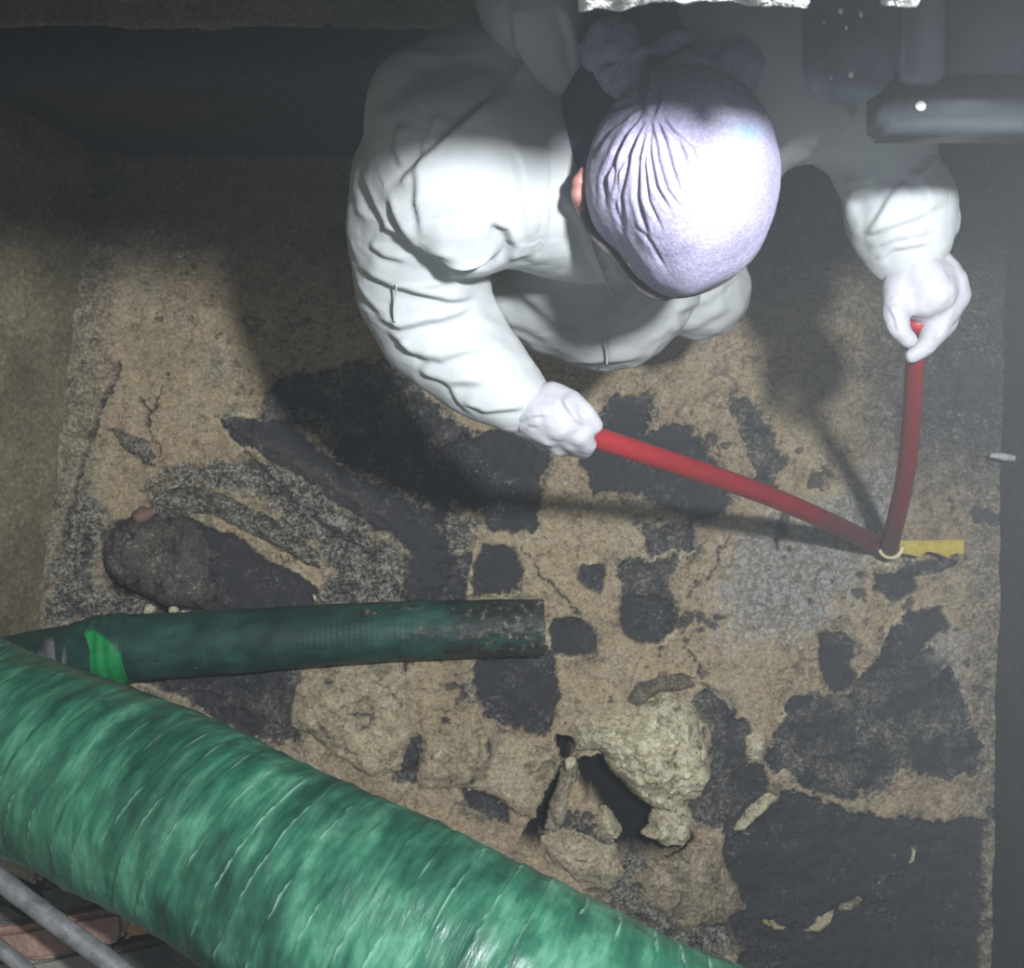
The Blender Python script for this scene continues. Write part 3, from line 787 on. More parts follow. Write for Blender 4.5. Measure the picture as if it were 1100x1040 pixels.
def paintfn(S, G, co):
    px, py = to_px(co); n = fb2(co[:, 0], co[:, 1]*0.25, 60, 3, 2)
    sd = sdf_poly(px + 3*n, py + 3*n, [(84,680),(100,676),(118,690),(132,705),(140,742),(100,735),(88,710)])
    return smooth(-2, 2, sd).reshape(S.shape)
tube('pipe_wall', pp, [0.072, 0.070, 0.067, 0.064, 0.061], M['pipe'], thin, 80, pipe_radial, True, {'mud': mudfn, 'paint': z0, 'pinkish': z0, 'line': z0})
pp = catmull([W(80, 702, 0.084), W(106, 700, 0.082), W(128, 698, 0.079), W(142, 697, 0.076)], 40)
tube('pipe_coupling', pp, [0.066, 0.077, 0.079, 0.074], M['pipe'], thin, 80, lambda S, G: 0.0015*np.sin(S*260)+0.003*fbm(S*20, np.cos(G)*3, np.sin(G)*3, 3, 4), True, {'mud': z0, 'paint': paintfn, 'pinkish': z0, 'line': z0})['label'] = 'coupling daubed with bright green paint'
pp = catmull([W(-28, 732, 0.36), W(0, 724, 0.30), W(45, 712, 0.19), W(92, 702, 0.09)], 60)
def pinkfn(S, G, co):
    px, py = to_px(co)
    n = vnoise(px/7.0, py/60.0, px*0, 4)
    return (smooth(0.15, 0.5, n) * smooth(20, 40, px) * (1-smooth(66, 74, px)) * smooth(682, 690, py)).reshape(S.shape)
tube('pipe_branch', pp, [0.068, 0.068, 0.067, 0.066], M['pipe'], thin, 80, lambda S, G: 0.003*fbm(S*10, np.cos(G)*2, np.sin(G)*2, 4, 14), True, {'mud': z0, 'paint': z0, 'pinkish': pinkfn, 'line': z0})

# --- lower left: brick ledge with steel rods
ledge_z = 0.80
def rough_block(name, poly, zt, thick, mat, label=None, cat=None, parent=None, seed=0, group=None, bev=0.008):
    P = [W(p[0], p[1], zt) for p in poly]
    bm = bmesh.new()
    vs = [bm.verts.new(p) for p in P]
    f = bm.faces.new(vs)
    if f.normal.z < 0: bmesh.ops.reverse_faces(bm, faces=[f])
    r = bmesh.ops.extrude_face_region(bm, geom=[f])
    for v in r['geom']:
        if isinstance(v, bmesh.types.BMVert): v.co.z -= thick
    bmesh.ops.recalc_face_normals(bm, faces=bm.faces)
    bmesh.ops.bevel(bm, geom=bm.edges[:], offset=bev, segments=2, affect='EDGES')
    bmesh.ops.triangulate(bm, faces=bm.faces)
    for _ in range(3):
        long = [e for e in bm.edges if e.calc_length() > 0.018]
        if long: bmesh.ops.subdivide_edges(bm, edges=long, cuts=1)
        bmesh.ops.triangulate(bm, faces=[f for f in bm.faces if len(f.verts) > 3])
    me = bpy.data.meshes.new(name); bm.normal_update(); bm.to_mesh(me); bm.free()
    co = get_co(me); no = get_no(me)
    co += no*(0.006*fbm(co[:, 0]*25, co[:, 1]*25, co[:, 2]*25, 4, seed))[:, None]
    set_co(me, co)
    o = link(name, me, mat, parent)
    if label: tag(o, label, cat, group)
    return o
led = rough_block('trim_4', [(-220,880),(-10,892),(60,930),(230,1010),(330,1120),(-220,1160)], ledge_z-0.07, 0.74, M['timber'], seed=3); tag(led, kind='structure')
rough_block('brick', [(-30,1003),(30,997),(92,984),(90,1012),(60,1030),(-30,1040)], ledge_z, 0.08, M['brick'], 'dark pink brick lying across under the steel rod', 'brick', seed=5)
rough_block('brick', [(76,986),(110,980),(132,978),(134,1004),(128,1014),(108,1018),(80,1010)], ledge_z+0.004, 0.08, M['brick'], 'pink stone brick right of the steel rod below the hose', 'brick', seed=6)
rough_block('brick', [(132,976),(150,984),(171,998),(164,1006),(138,1011),(128,1012),(131,994)], ledge_z+0.002, 0.08, M['brick_orange'], 'orange brick fragment with a pointed tip under the hose', 'brick', seed=7)
rough_block('stone_block', [(38,955),(70,942),(100,958),(132,972),(92,978),(62,985),(44,970)], ledge_z-0.005, 0.07, M['timber'], 'dark grey stone block between the hose and the pink bricks', 'stone block', seed=8)
rough_block('stone_block', [(-30,908),(10,910),(45,932),(40,955),(-30,930)], ledge_z-0.01, 0.07, M['wall'], 'brownish stone block at the left edge below the hose', 'stone block', seed=9)
rough_block('stone_block', [(112,1022),(180,1008),(260,1040),(330,1100),(150,1100)], ledge_z-0.01, 0.07, M['timber'], 'black stone block right of the rods at the bottom edge', 'stone block', seed=10)
rough_block('stone_block', [(-30,960),(10,968),(36,985),(30,992),(-30,998)], ledge_z-0.01, 0.07, M['timber'], 'dark stone block left of the steel rod at the edge', 'stone block', seed=11)
rough_block('stone_block', [(-20,1046),(40,1030),(98,1018),(120,1040),(130,1100),(-20,1100)], ledge_z-0.012, 0.07, M['slab'], 'grey stone block beneath the steel rod at the bottom edge', 'stone block', seed=12)
def rod(name, a, b, r, label):
    n = 60; pts = [Vector(a).lerp(Vector(b), k/n) for k in range(n+1)]
    o = tube(name, pts, [r, r], M['steel'], None, 24, lambda S, G: 0.0012*fbm(S*60, np.cos(G)*2, np.sin(G)*2, 3, 4))
    tag(o, label, 'rod', 'steel rods over the bricks'); return o
rod('steel_rod', W(-45, 912, 0.86), W(260, 1140, 0.94), 0.0120, 'thick grey steel rod slanting over the pink bricks')
rod('steel_rod', W(-40, 985, 0.85), W(120, 1120, 0.90), 0.009, 'thin grey steel rod in the bottom left corner')

# ------------------------------------------------------------------ the digging tool
tool = empty('digging_tool', 'long red two-handled digging tool the worker holds, hinge on the floor', 'digging tool')
hinge = W(953, 590, 0.06)
top_l = W(612, 461, 0.965)
top_r = W(986, 343, 0.965)
def handle(a, b, ra, rb, bend):
    a, b = Vector(a), Vector(b); mid = (a+b)/2 + Vector(bend)
    pts = catmull([a, mid, b], 60)
    def grime(S, G, co): return smooth(0.70, 0.90, S + 0.06*fbm(S*20, np.cos(G)*2, np.sin(G)*2, 3, 1))*0.75
    return tube('handle', pts, [ra, rb], M['red'], tool, 28, None, True, {'grime': grime})
handle(top_l, W(940, 584, 0.07), 0.0135, 0.020, (0.0, 0.012, 0.01))
handle(top_r, W(955, 590, 0.075), 0.0105, 0.019, (0.012, 0.0, 0))
# pivot ring (a cream washer bent round the foot of the handle)
rp = []
c = W(957, 588, 0.085)
for k in range(33):
    t = math.radians(165 + 200*k/32)
    rp.append(c + Vector((0.024*math.cos(t), 0.022*math.sin(t), 0)))
tube('pivot_ring', rp, [0.0046, 0.0046], M['cream'], tool, 14)
# yellow blade, its lower edge notched by the mud
bp = [(966,581),(1036,580),(1036,596),(1028,595),(1018,599),(1008,594),(996,592),(988,598),(978,595),(968,594)]
bl = rough_block('blade', bp, 0.075, 0.012, M['yellow'], parent=tool, seed=2, bev=0.0015)
bm = bmesh.new(); bmesh.ops.create_uvsphere(bm, u_segments=16, v_segments=10, radius=0.016)
for v in bm.verts: v.co = Vector((v.co.x*1.3, v.co.y, v.co.z*0.8)) + W(950, 590, 0.068)
me = bpy.data.meshes.new('hinge'); bm.to_mesh(me); bm.free(); link('hinge', me, M['steel'], tool)

# ------------------------------------------------------------------ the worker
worker = empty('person', 'person in white coverall and lavender head wrap bending over, gloved hands gripping red tool handles', 'person')
worker.location = (0, 0, 0)
def wp(px, py, z): return W(px, py, z)
def rp_(r, z): return r/F*(H-z)

# body: head, neck, trunk, limbs as one continuous skin under the clothes
HC = W(729, 199, 1.185)
B = Blob()
B.ball(HC + Vector((0, 0.004, 0.0)), 0.080, (0.93, 1.10, 1.08))
B.ball(HC + Vector((0, -0.025, -0.075)), 0.050, (1.0, 0.95, 1.1))
B.ball(HC + Vector((0, -0.070, -0.062)), 0.011, (0.9, 1.1, 1.6))     # nose
B.ball(HC + Vector((0, -0.046, -0.125)), 0.026)                       # chin
B.chain([HC + Vector((0, 0.04, -0.06)), Vector((0.15, 0.36, 1.02))], [0.055, 0.06])
B.chain([Vector((0.14, 0.38, 1.0)), Vector((0.11, 0.42, 0.72)), Vector((0.11, 0.52, 0.52))], [0.12, 0.13, 0.14])
B.chain([Vector((0.03, 0.38, 1.02)), wp(480, 190, 1.07), wp(452, 285, 0.96), wp(500, 380, 0.95), wp(562, 436, 0.96)], [0.05, 0.045, 0.038, 0.03, 0.026])
B.chain([Vector((0.20, 0.39, 1.02)), wp(850, 92, 1.07), wp(930, 130, 0.99), wp(962, 215, 0.965), wp(975, 285, 0.96)], [0.05, 0.045, 0.036, 0.03, 0.026])
body = link('body', B.skin('body', 0.007, 4, 0), M['skin'], worker)
for s in (-1, 1):
    b_ = Blob(); e = HC + Vector((s*0.076 + (-0.0105 if s < 0 else -0.006), 0.0, -0.012))
    b_.chain([e + Vector((0, 0.010, 0.012)), e + Vector((s*0.006, -0.006, 0.006)), e + Vector((0, -0.012, -0.022))], [0.0085, 0.009, 0.007], sc=(0.8, 1, 1))
    b_.ball(e + Vector((s*0.004, 0.003, 0.012)), 0.008)
    link('ear', b_.skin('ear', 0.002, 2, 1), M['skin'], body)
    b2 = Blob(); b2.ball(HC + Vector((s*0.03, -0.064, -0.045)), 0.012); link('eye', b2.skin('eye', 0.002, 1, 0), M['eye'], body)
b2 = Blob(); b2.chain([HC + Vector((-0.02, -0.068, -0.100)), HC + Vector((0, -0.073, -0.099)), HC + Vector((0.02, -0.068, -0.100))], [0.005, 0.007, 0.005])
link('mouth', b2.skin('mouth', 0.002, 1, 0), M['lips'], body)

# navy shirt showing in the open neck
b2 = Blob()
b2.ball(W(690, 122, 1.105), 0.09, (1.02, 1.08, 0.85)); b2.ball(W(650, 130, 1.12), 0.06, (0.85, 1.35, 0.9)); b2.ball(W(715, 65, 1.09), 0.07, (1.0, 0.8, 0.9))
me = b2.skin('shirt_collar', 0.006, 6, 1)
crease(me, [([(600,100),(598,150),(610,200)], 0.004, 5), ([(640,60),(700,45),(760,60)], 0.004, 6)])
link('shirt_collar', me, M['shirt'], worker)

# coverall
B = Blob()
B.chain([Vector((0.13, 0.40, 0.98)), Vector((0.10, 0.375, 0.84)), Vector((0.085, 0.345, 0.74)), Vector((0.10, 0.46, 0.60))], [0.135, 0.155, 0.165, 0.165], 0.3, sub=3)
B.ball(Vector((0.135, 0.29, 0.74)), 0.13); B.ball(Vector((0.02, 0.33, 0.74)), 0.13)
B.chain([W(640, 200, 1.0), W(500, 175, 1.10)], [0.11, 0.100], 0.25, sub=3)            # right shoulder
B.chain([W(520, 120, 1.09), W(470, 130, 1.10)], [0.085, 0.075], 0.25, sub=3)
B.chain([W(500, 180, 1.105), W(466, 205, 1.06), W(452, 250, 1.01), W(452, 300, 0.965), W(470, 348, 0.95), W(510, 392, 0.955), W(545, 420, 0.96), W(558, 431, 0.96)],
        [0.092, 0.088, 0.083, 0.080, 0.073, 0.060, 0.046, 0.040], 0.25, sub=3)
B.ball(W(512, 232, 1.08), 0.065); B.ball(W(585, 160, 1.04), 0.10)
# left shoulder and sleeve (his left, right in the frame)
B.chain([W(740, 150, 0.98), W(800, 80, 1.10), W(850, 85, 1.09), W(905, 105, 1.03)], [0.11, 0.098, 0.085, 0.066], 0.25, sub=3)
B.chain([W(905, 115, 1.02), W(942, 135, 0.99), W(950, 175, 0.975), W(956, 203, 0.97), W(968, 228, 0.965)], [0.066, 0.065, 0.058, 0.050, 0.056], 0.25, sub=3)
B.chain([W(966, 225, 0.965), W(972, 255, 0.965), W(974, 278, 0.96)], [0.062, 0.052, 0.038], 0.2, sub=3)
B.ball(W(1000, 240, 0.96), 0.032); B.ball(W(990, 225, 0.97), 0.036); B.ball(W(928, 224, 0.97), 0.024); B.ball(W(936, 240, 0.97), 0.026); B.ball(W(944, 272, 0.965), 0.016)
# hips and legs, knees bent
B.chain([Vector((0.11, 0.50, 0.58)), Vector((0.22, 0.50, 0.52)), Vector((0.305, 0.315, 0.56)), Vector((0.30, 0.42, 0.30)), Vector((0.28, 0.50, 0.11))], [0.15, 0.12, 0.085, 0.075, 0.062], 0.3)
B.chain([Vector((0.08, 0.50, 0.58)), Vector((0.0, 0.50, 0.52)), Vector((-0.02, 0.33, 0.50)), Vector((-0.01, 0.42, 0.28)), Vector((-0.01, 0.50, 0.11))], [0.15, 0.12, 0.085, 0.075, 0.062], 0.3)
me = B.skin('coverall', 0.0062, 7, 1)
# soft large-scale crumple first
co = get_co(me); no = get_no(me)
r1 = np.abs(fbm(co[:, 0]*9+co[:, 1]*5, co[:, 1]*13, co[:, 2]*11, 3, 33)); r2 = fbm(co[:, 0]*18, co[:, 1]*30, co[:, 2]*24, 3, 34)
co += no*(-0.007*(r1-0.25) + 0.0010*r2)[:, None]
set_co(me, co)
CR = [
 ([(383,288),(420,304),(480,321),(522,322)], 0.010, 5), ([(398,338),(430,350),(470,346),(520,328)], 0.011, 5),
 ([(408,352),(440,376),(476,386),(530,372)], 0.009, 5), ([(424,366),(445,382),(468,388)], 0.006, 4),
 ([(446,398),(480,412),(524,411)], 0.009, 5), ([(492,428),(520,440),(566,436)], 0.008, 4),
 ([(476,410),(490,430),(506,446)], 0.005, 3), ([(452,268),(480,281),(515,277),(540,262)], 0.010, 5),
 ([(414,203),(428,236),(446,262),(480,276),(532,284)], 0.010, 5), ([(386,178),(400,215),(414,246),(448,264)], 0.007, 4),
 ([(532,98),(500,128),(460,165),(416,207)], 0.012, 5), ([(466,262),(500,281),(530,276),(550,262)], 0.008, 5),
 ([(546,150),(556,185),(563,225),(562,262)], 0.009, 5), ([(526,238),(542,246),(550,262),(544,282)], 0.010, 5),
 ([(452,175),(448,215),(455,255)], 0.005, 4), ([(425,130),(423,160),(432,185)], 0.005, 5),
 ([(374,215),(372,250),(385,285)], 0.004, 4), ([(396,262),(416,275),(440,282)], 0.006, 4),
 ([(420,318),(424,350)], 0.003, 2.5), ([(380,300),(392,320),(412,338)], 0.005, 4),
 ([(542,338),(552,365),(585,398)], 0.004, 5), ([(500,340),(530,350),(548,362)], 0.003, 5),
 ([(600,205),(622,240),(640,290),(660,330)], 0.006, 5), ([(702,300),(672,330),(652,360),(650,392)], 0.008, 5),
 ([(526,300),(560,315),(600,350),(650,362)], 0.007, 8), ([(560,390),(610,394),(650,388),(700,384)], 0.007, 5),
 ([(640,255),(662,300),(668,340)], 0.005, 5), ([(520,320),(545,345),(600,372)], 0.006, 6),
 ([(720,340),(760,325),(800,290)], 0.008, 5), ([(715,362),(750,352),(790,330)], 0.006, 5), ([(770,300),(772,325)], 0.004, 3),
 ([(898,172),(920,150),(940,122)], 0.006, 5), ([(890,190),(915,198),(938,190)], 0.006, 5),
 ([(908,216),(932,204),(945,176)], 0.010, 5), ([(1000,165),(985,182),(972,188)], 0.008, 5), ([(974,186),(988,205),(996,232)], 0.008, 4),
 ([(930,252),(962,242),(1000,226)], 0.007, 4), ([(936,268),(964,256),(1004,250)], 0.006, 4), ([(944,282),(960,268),(1000,262)], 0.006, 3),
 ([(975,188),(950,215),(935,250)], 0.006, 4), ([(882,172),(903,140),(922,112)], 0.012, 5), ([(620,30),(560,60),(540,95)], 0.008, 6),
 ([(470,115),(455,150),(450,190)], 0.004, 5),
]
crease(me, [(a, b*0.85, c*1.05) for a, b, c in CR])
coverall = link('coverall', me, M['cloth'], worker)
# taped seams lying on the cloth
cco = get_co(coverall.data); cpx, cpy = to_px(cco)
def on_cloth(x, y):
    m = np.nonzero((cpx-x)**2 + (cpy-y)**2 < 30)[0]
    if not len(m): return None
    i = m[np.argmax(cco[m, 2])]; v = W(x, y, cco[i, 2]); v.z += 0.0005
    return v
for ln in ([(426,306),(426,320),(424,334),(424,346)],
           [(618,215),(630,245),(640,275),(652,305),(662,330)], [(652,392),(651,376),(648,360),(652,340),(662,318)]):
    P_ = [p for p in (on_cloth(*q) for q in ln) if p is not None]
    if len(P_) > 2:
        for _ in range(2):
            zz = [p.z for p in P_]
            for i in range(1, len(P_)-1): P_[i].z = max(zz[i], (zz[i-1]+zz[i+1])/2)
        tube('seam', catmull(P_, 8), [0.0012, 0.0012], M['cloth'], coverall, 8)
# hood lying open behind the neck
B = Blob()
B.chain([W(560, -30, 1.14), W(572, 20, 1.15), W(592, 72, 1.13), W(612, 105, 1.10)], [0.052, 0.050, 0.038, 0.020], 0.25, sub=3)
B.chain([W(560, -30, 1.14), W(700, -45, 1.12), W(820, -10, 1.11)], [0.052, 0.05, 0.045], 0.25, sub=3)
me = B.skin('hood', 0.005, 6, 1)
crease(me, [([(545,0),(552,50),(580,95)], 0.006, 5), ([(600,5),(612,40),(618,80)], 0.005, 4)])
link('hood', me, M['cloth'], coverall)

# boots (hidden below the trunk, they carry him)
for bx in (-0.01, 0.28):
    B = Blob()
    B.chain([Vector((bx, 0.52, 0.16)), Vector((bx, 0.52, 0.06)), Vector((bx, 0.49, 0.05)), Vector((bx-0.005, 0.40, 0.045))], [0.058, 0.05, 0.048, 0.042], 0.3)
    link('boot', B.skin('boot', 0.006, 3, 0), M['boot'], worker)

# gloves: palm plus five fingers closed on the handle
def glove(palm, fingers, lines, backs):
    B = Blob()
    for pts, rad in palm: B.chain([W(*p) for p in pts], rad, 0.25)
    for pts, rad in fingers: B.chain([W(*p) for p in pts], rad, 0.3)
    for c_, r_, s_c in backs: B.ball(W(*c_), r_, s_c, 3)
    me = B.skin('glove', 0.0030, 10, 1)
    co = get_co(me); no = get_no(me)
    co += no*(0.0012*fbm(co[:, 0]*60, co[:, 1]*60, co[:, 2]*60, 3, 3))[:, None]; set_co(me, co)
    crease(me, lines)
    return link('glove', me, M['glove'], worker)
glove([ # his right hand, left in the frame
  ([(548,432,0.955),(572,438,0.965)], [0.031, 0.030]),
  ([(572,434,0.965),(606,440,0.985)], [0.027, 0.022]), ([(572,442,0.965),(602,455,0.985)], [0.029, 0.022]),
  ([(566,448,0.958),(590,464,0.972)], [0.026, 0.019]), ([(560,445,0.955),(575,462,0.955)], [0.022, 0.018]), ([(580,442,0.972),(600,450,0.982)], [0.030, 0.025]), ([(590,440,0.975),(606,452,0.985)], [0.026, 0.022])],
 [([(592,426,0.975),(612,432,0.985),(628,444,0.985),(639,457,0.978)], [0.019, 0.0155, 0.0135, 0.0110]),
  ([(606,456,0.985),(622,467,0.978),(631,478,0.962),(627,485,0.940)], [0.018, 0.0145, 0.0120, 0.0105]),
  ([(600,462,0.980),(614,474,0.965),(618,482,0.940),(608,476,0.918)], [0.016, 0.0135, 0.0115, 0.010]),
  ([(590,466,0.970),(600,480,0.950),(604,482,0.925),(598,470,0.905)], [0.015, 0.0125, 0.011, 0.0095]),
  ([(576,466,0.955),(586,477,0.935),(590,476,0.912),(588,466,0.898)], [0.013, 0.011, 0.0095, 0.0085])],
 [([(552,452),(570,446),(590,447)], 0.0025, 2.5), ([(556,464),(566,456),(580,458)], 0.002, 2.5), ([(600,428),(612,446),(626,461)], 0.004, 2.5)], [((588,446,0.970), 0.038, (1.1, 0.85, 0.75)), ((604,450,0.976), 0.026, (1, 0.9, 0.8))])
glove([ # his left hand, right in the frame
  ([(975,276,0.958),(985,296,0.972)], [0.030, 0.032]),
  ([(972,290,0.968),(966,318,0.975)], [0.024, 0.020]), ([(985,296,0.975),(1000,315,0.985)], [0.032, 0.028]),
  ([(990,296,0.968),(1020,305,0.972)], [0.028, 0.021]), ([(1005,300,0.97),(1014,328,0.972)], [0.024, 0.021]), ([(992,312,0.982),(992,324,0.985)], [0.026, 0.020]), ([(998,305,0.975),(1020,318,0.968)], [0.030, 0.024]), ([(1012,312,0.965),(1010,335,0.965)], [0.030, 0.022])],
 [([(965,312,0.975),(962,336,0.982),(966,354,0.982),(976,366,0.976)], [0.0185, 0.0155, 0.0125, 0.0105]),
  ([(1012,330,0.975),(1006,352,0.965),(994,372,0.955),(980,382,0.948)], [0.0185, 0.0160, 0.0125, 0.0105]),
  ([(1018,322,0.960),(1016,346,0.940),(1002,364,0.925),(988,368,0.918)], [0.018, 0.0145, 0.012, 0.010]),
  ([(1022,314,0.945),(1020,336,0.920),(1006,354,0.902),(992,358,0.895)], [0.017, 0.0135, 0.0115, 0.0095]),
  ([(1020,306,0.935),(1018,324,0.905),(1006,338,0.885),(996,342,0.880)], [0.015, 0.012, 0.0105, 0.009])],
 [([(952,330),(962,345),(966,360)], 0.002, 2.5), ([(1024,322),(1012,348),(998,370)], 0.002, 3), ([(960,290),(985,278),(1008,276)], 0.0025, 3)], [((1000,310,0.962), 0.044, (0.85, 1.1, 0.75)), ((984,300,0.966), 0.036, (0.9, 1.0, 0.8)), ((990,326,0.972), 0.024, (1, 0.9, 0.8))])

# head wrap
cap_c = HC + Vector((0.0, 0.0, 0.004))
nu, nv = 360, 190
ph = np.linspace(0, 2*math.pi, nu, endpoint=False); th = np.linspace(0.0, math.radians(118), nv)
PH, TH = np.meshgrid(ph, th, indexing='ij')
rx, ry, rz = 0.0865, 0.0985, 0.103
DX = np.sin(TH)*np.cos(PH); DY = np.sin(TH)*np.sin(PH); DZ = np.cos(TH)
# flattened on the lower left (temple), fuller towards forehead
flat = 1 - 0.15*np.exp(-((PH-math.radians(225))/0.42)**2)*smooth(0.4, 1.3, TH) + 0.05*np.exp(-((PH-math.radians(318))/0.35)**2)*np.sin(TH) + 0.04*np.exp(-((PH-math.radians(272))/0.25)**2)*np.sin(TH)
X = cap_c.x + rx*DX*flat; Y = cap_c.y + ry*DY*flat; Z = cap_c.z + rz*DZ
co = np.stack([X, Y, Z], -1).reshape(-1, 3)
me = mesh_np('head_wrap', co, grid_idx(nu, nv, True)[:, ::-1])
nn = fbm(co[:, 0]*30, co[:, 1]*30, co[:, 2]*30, 3, 2)
dirs = np.stack([DX, DY, DZ], -1).reshape(-1, 3)
co += dirs*(0.0025*nn)[:, None]; set_co(me, co)
bm = bmesh.new(); bm.from_mesh(me); bmesh.ops.remove_doubles(bm, verts=[v for v in bm.verts if v.co.z > cap_c.z+rz*0.98], dist=1e-5); bmesh.ops.recalc_face_normals(bm, faces=bm.faces); bm.to_mesh(me); bm.free()
if get_no(me)[np.argmax(get_co(me)[:, 2])][2] < 0: me.flip_normals()
crease(me, [([(692,118),(668,150),(650,190),(650,228)], 0.0042, 3.2), ([(694,122),(676,165),(666,210),(672,262)], 0.0045, 3.2),
 ([(697,126),(686,168),(684,212),(698,262)], 0.0042, 3.2), ([(700,126),(698,165),(704,200),(722,232)], 0.0038, 3.0),
 ([(704,126),(714,152),(722,182),(730,205)], 0.0034, 2.8), ([(708,124),(728,150),(740,182)], 0.0028, 2.8),
 ([(690,112),(655,136),(634,168)], 0.0045, 3.5), ([(688,108),(650,118),(628,140)], 0.004, 3.5),
 ([(692,115),(662,165),(656,215)], 0.0035, 2.6), ([(680,240),(700,262),(715,290)], 0.002, 2.5), ([(700,78),(692,96),(688,120)], 0.007, 4),
 ([(712,84),(706,110),(700,128)], 0.004, 3), ([(660,215),(668,250),(684,280)], 0.0028, 2.6), ([(712,130),(742,158),(756,186)], 0.002, 2.6), ([(699,130),(692,175),(696,215),(712,250)], 0.003, 2.6), ([(701,132),(706,172),(716,205),(734,228)], 0.0028, 2.6), ([(690,128),(664,185),(660,235)], 0.003, 2.4)], 3, True)
co = get_co(me); px, py = to_px(co)
set_attr(me, 'stain', 0.4*np.exp(-(((px-803)/17)**2 + ((py-143)/12)**2)))
wrap = link('head_wrap', me, M['cap'], worker)
s = wrap.modifiers.new('t', 'SOLIDIFY'); s.thickness = 0.002; s.offset = -1
# wrap edge, coloured dark for the shade under it
ep = []
for k in range(90):
    a = 2*math.pi*k/89
    fl = 1 - 0.15*math.exp(-((a-math.radians(225))/0.42)**2) + 0.04*math.exp(-((a-math.radians(318))/0.35)**2)
    ep.append(Vector((cap_c.x + rx*fl*0.955*math.cos(a), cap_c.y + ry*fl*0.955*math.sin(a), cap_c.z - 0.034)))
ep2 = [p + (Vector((-0.004, -0.003, 0)) if (p.x < cap_c.x and p.y < cap_c.y) else Vector((0, 0, 0))) for p in ep]
tube('wrap_edge_shade', ep2, [0.0045, 0.0045], M['edge_shade'], wrap, 12)
# knotted ends of the wrap behind the head
for pts, rad, sd in (([W(640, 60, 1.17), W(655, 50, 1.19), W(668, 75, 1.20), W(690, 92, 1.21)], [0.018, 0.026, 0.022, 0.014], 3),
                     ([W(655, 80, 1.21), W(690, 60, 1.215), W(720, 45, 1.20), W(745, 38, 1.19)], [0.012, 0.010, 0.007, 0.004], 5),
                     ([W(708, 88, 1.20), W(745, 78, 1.20), W(785, 74, 1.19), W(806, 72, 1.18), W(798, 90, 1.18)], [0.014, 0.021, 0.024, 0.016, 0.012], 7)):
    B = Blob(); B.chain(pts, rad, 0.3, sub=2)
    me = B.skin('knot', 0.0032, 3, 1)
    co = get_co(me); no = get_no(me)
    r = np.abs(fbm(co[:, 0]*28, co[:, 1]*28, co[:, 2]*28, 2, sd)); co += no*(-0.016*(r-0.2))[:, None]; set_co(me, co)
    set_attr(me, 'stain', np.zeros(len(co)))
    link('knot', me, M['cap'], wrap)

# ------------------------------------------------------------------ dark grey machine frame hanging at the upper right
ZF = 1.30
fr = empty('hanging_frame', 'dark grey machine frame hanging over the worker at the upper right corner', 'machine frame')
def box_px(name, x0, y0, x1, y1, zt, thick, mat, bev=0.006, parent=fr):
    a = W(x0, y1, zt); b = W(x1, y0, zt)
    bm = bmesh.new(); bmesh.ops.create_cube(bm, size=1)
    for v in bm.verts:
        v.co = Vector(((a.x+b.x)/2 + v.co.x*(b.x-a.x), (a.y+b.y)/2 + v.co.y*(b.y-a.y), zt - thick/2 + v.co.z*thick))
    bmesh.ops.bevel(bm, geom=bm.edges[:], offset=bev, segments=3, affect='EDGES')
    me = bpy.data.meshes.new(name); bm.to_mesh(me); bm.free()
    me.polygons.foreach_set('use_smooth', [True]*len(me.polygons))
    return link(name, me, mat, parent)
pts = [W(915, y, 1.34) for y in np.linspace(-120, 48, 60)]
def capr(S, G): return -0.0
rr = []
o = None
# round-ended pipe
L = 70; prof = []
cpt = W(914, 60, 1.34); R0 = 50/F*(H-1.34)
pts = [W(914, -130, 1.34).lerp(cpt, k/40) for k in range(41)]
rads = [R0]*41
for k in range(1, 25):
    t = k/24*math.pi/2*0.985
    pts.append(cpt + Vector((0, -R0*math.sin(t), 0))); rads.append(R0*math.cos(t))
def tube_r(name, pts, rads, mat, parent):
    o = tube(name, pts, [1, 1], mat, parent, 48, lambda S, G: (np.array(rads)[:, None]-1) + 0*S)
    return o
tube_r('round_ended_pipe', pts, rads, M['rubber'], fr)
rngp = random.Random(3)
for k, (qx, qy, qr) in enumerate([(903, 10, 2.2), (925, 15, 3.2), (909, 30, 2.2), (937, 47, 1.6), (914, 80, 3.0), (903, 12, 3.0), (936, 32, 1.3), (893, 84, 2.0), (885, 24, 1.6)]):
    b_ = Blob(); zt = 1.34 + math.sqrt(max(0, R0**2 - (abs(qx-914)/F*0.66)**2)); 
    if qy > 60: zt = 1.34 + math.sqrt(max(0, R0**2 - (abs(qx-914)/F*0.66)**2 - ((qy-60)/F*0.66)**2))
    q = Vector(((qx-550)/F*(H-zt), (520-qy)/F*(H-zt), zt))
    b_.ball(q, qr/F*(H-zt), (1, 1.4, 0.4), 2)
    link('paint_fleck', b_.skin('paint_fleck', 0.0007, 1, 0), M['lip'], fr)
box_px('cross_bar', 955, 74, 1190, 131, 1.30, 0.05, M['frame'])
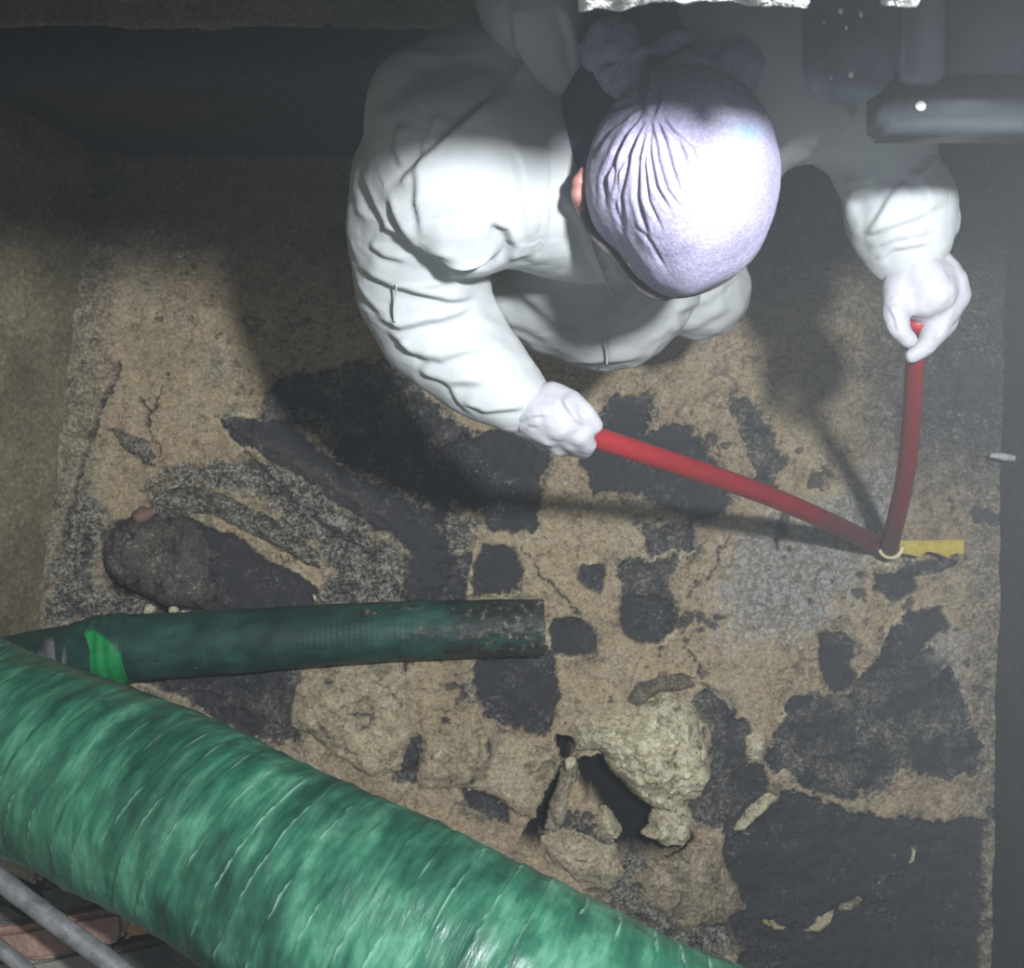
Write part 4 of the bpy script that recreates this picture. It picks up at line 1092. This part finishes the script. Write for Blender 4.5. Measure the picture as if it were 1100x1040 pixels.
#box_px('bar_lip', 1000, 126, 1190, 133, 1.303, 0.012, M['frame'], 0.004)
box_px('upright_post', 976, -120, 1017, 82, 1.315, 0.03, M['frame_light'], 0.003)
box_px('side_plate', 1013, -120, 1190, 86, 1.30, 0.03, M['frame'], 0.006)
box_px('web_plate', 950, -10, 980, 80, 1.27, 0.02, M['frame'], 0.003)
b_ = Blob(); b_.ball(W(989, 114, 1.303), 0.0042, (1.1, 1, 0.6), 3); link('rivet', b_.skin('rivet', 0.0009, 1, 1), M['white'], fr)['label'] = 'rivet coloured white for its glint'  # white colour stands in for the rivet's glint

# white splinter at the foot of the right wall
pts = [W(1064, 489, 0.06).lerp(W(1095, 493, 0.05), k/20) for k in range(21)]
tag(tube('splinter', pts, [0.005, 0.009, 0.005], simple('white_splinter', (0.5, 0.5, 0.48), (0.7, 0.7, 0.66), 60), None, 12, lambda S, G: 0.002*fbm(S*80, np.cos(G), np.sin(G), 2, 1)), 'small white splinter stuck at the foot of the right wall', 'splinter')

# ------------------------------------------------------------------ thin veil added for lens glare, denser to upper right
bm = bmesh.new(); bmesh.ops.create_cube(bm, size=1)
for v in bm.verts: v.co = Vector((v.co.x*3.2, v.co.y*3.4-0.1, v.co.z*2.9+1.25))
me = bpy.data.meshes.new('glare_haze'); bm.to_mesh(me); bm.free()
hm = bpy.data.materials.new('glare_haze'); hm.use_nodes = True
nt = hm.node_tree; nt.nodes.clear()
out = nt.nodes.new('ShaderNodeOutputMaterial'); vs = nt.nodes.new('ShaderNodeVolumeScatter')
vs.inputs['Color'].default_value = (0.86, 0.93, 1.0, 1); vs.inputs['Density'].default_value = 0.022
tc = nt.nodes.new('ShaderNodeTexCoord'); dp = nt.nodes.new('ShaderNodeVectorMath'); dp.operation = 'DOT_PRODUCT'
dp.inputs[1].default_value = (0.83, 0.56, 0.0); nt.links.new(tc.outputs['Object'], dp.inputs[0])
mr = nt.nodes.new('ShaderNodeMapRange'); mr.interpolation_type = 'SMOOTHSTEP'
mr.inputs['From Min'].default_value = -0.15; mr.inputs['From Max'].default_value = 0.85
mr.inputs['To Min'].default_value = 0.009; mr.inputs['To Max'].default_value = 0.085
nt.links.new(dp.outputs['Value'], mr.inputs['Value']); nt.links.new(mr.outputs[0], vs.inputs['Density'])
nt.links.new(vs.outputs[0], out.inputs['Volume'])
tag(link('glare_haze', me, hm), 'thin grey veil added for lens glare in the pit', 'glare_haze', kind='stuff')
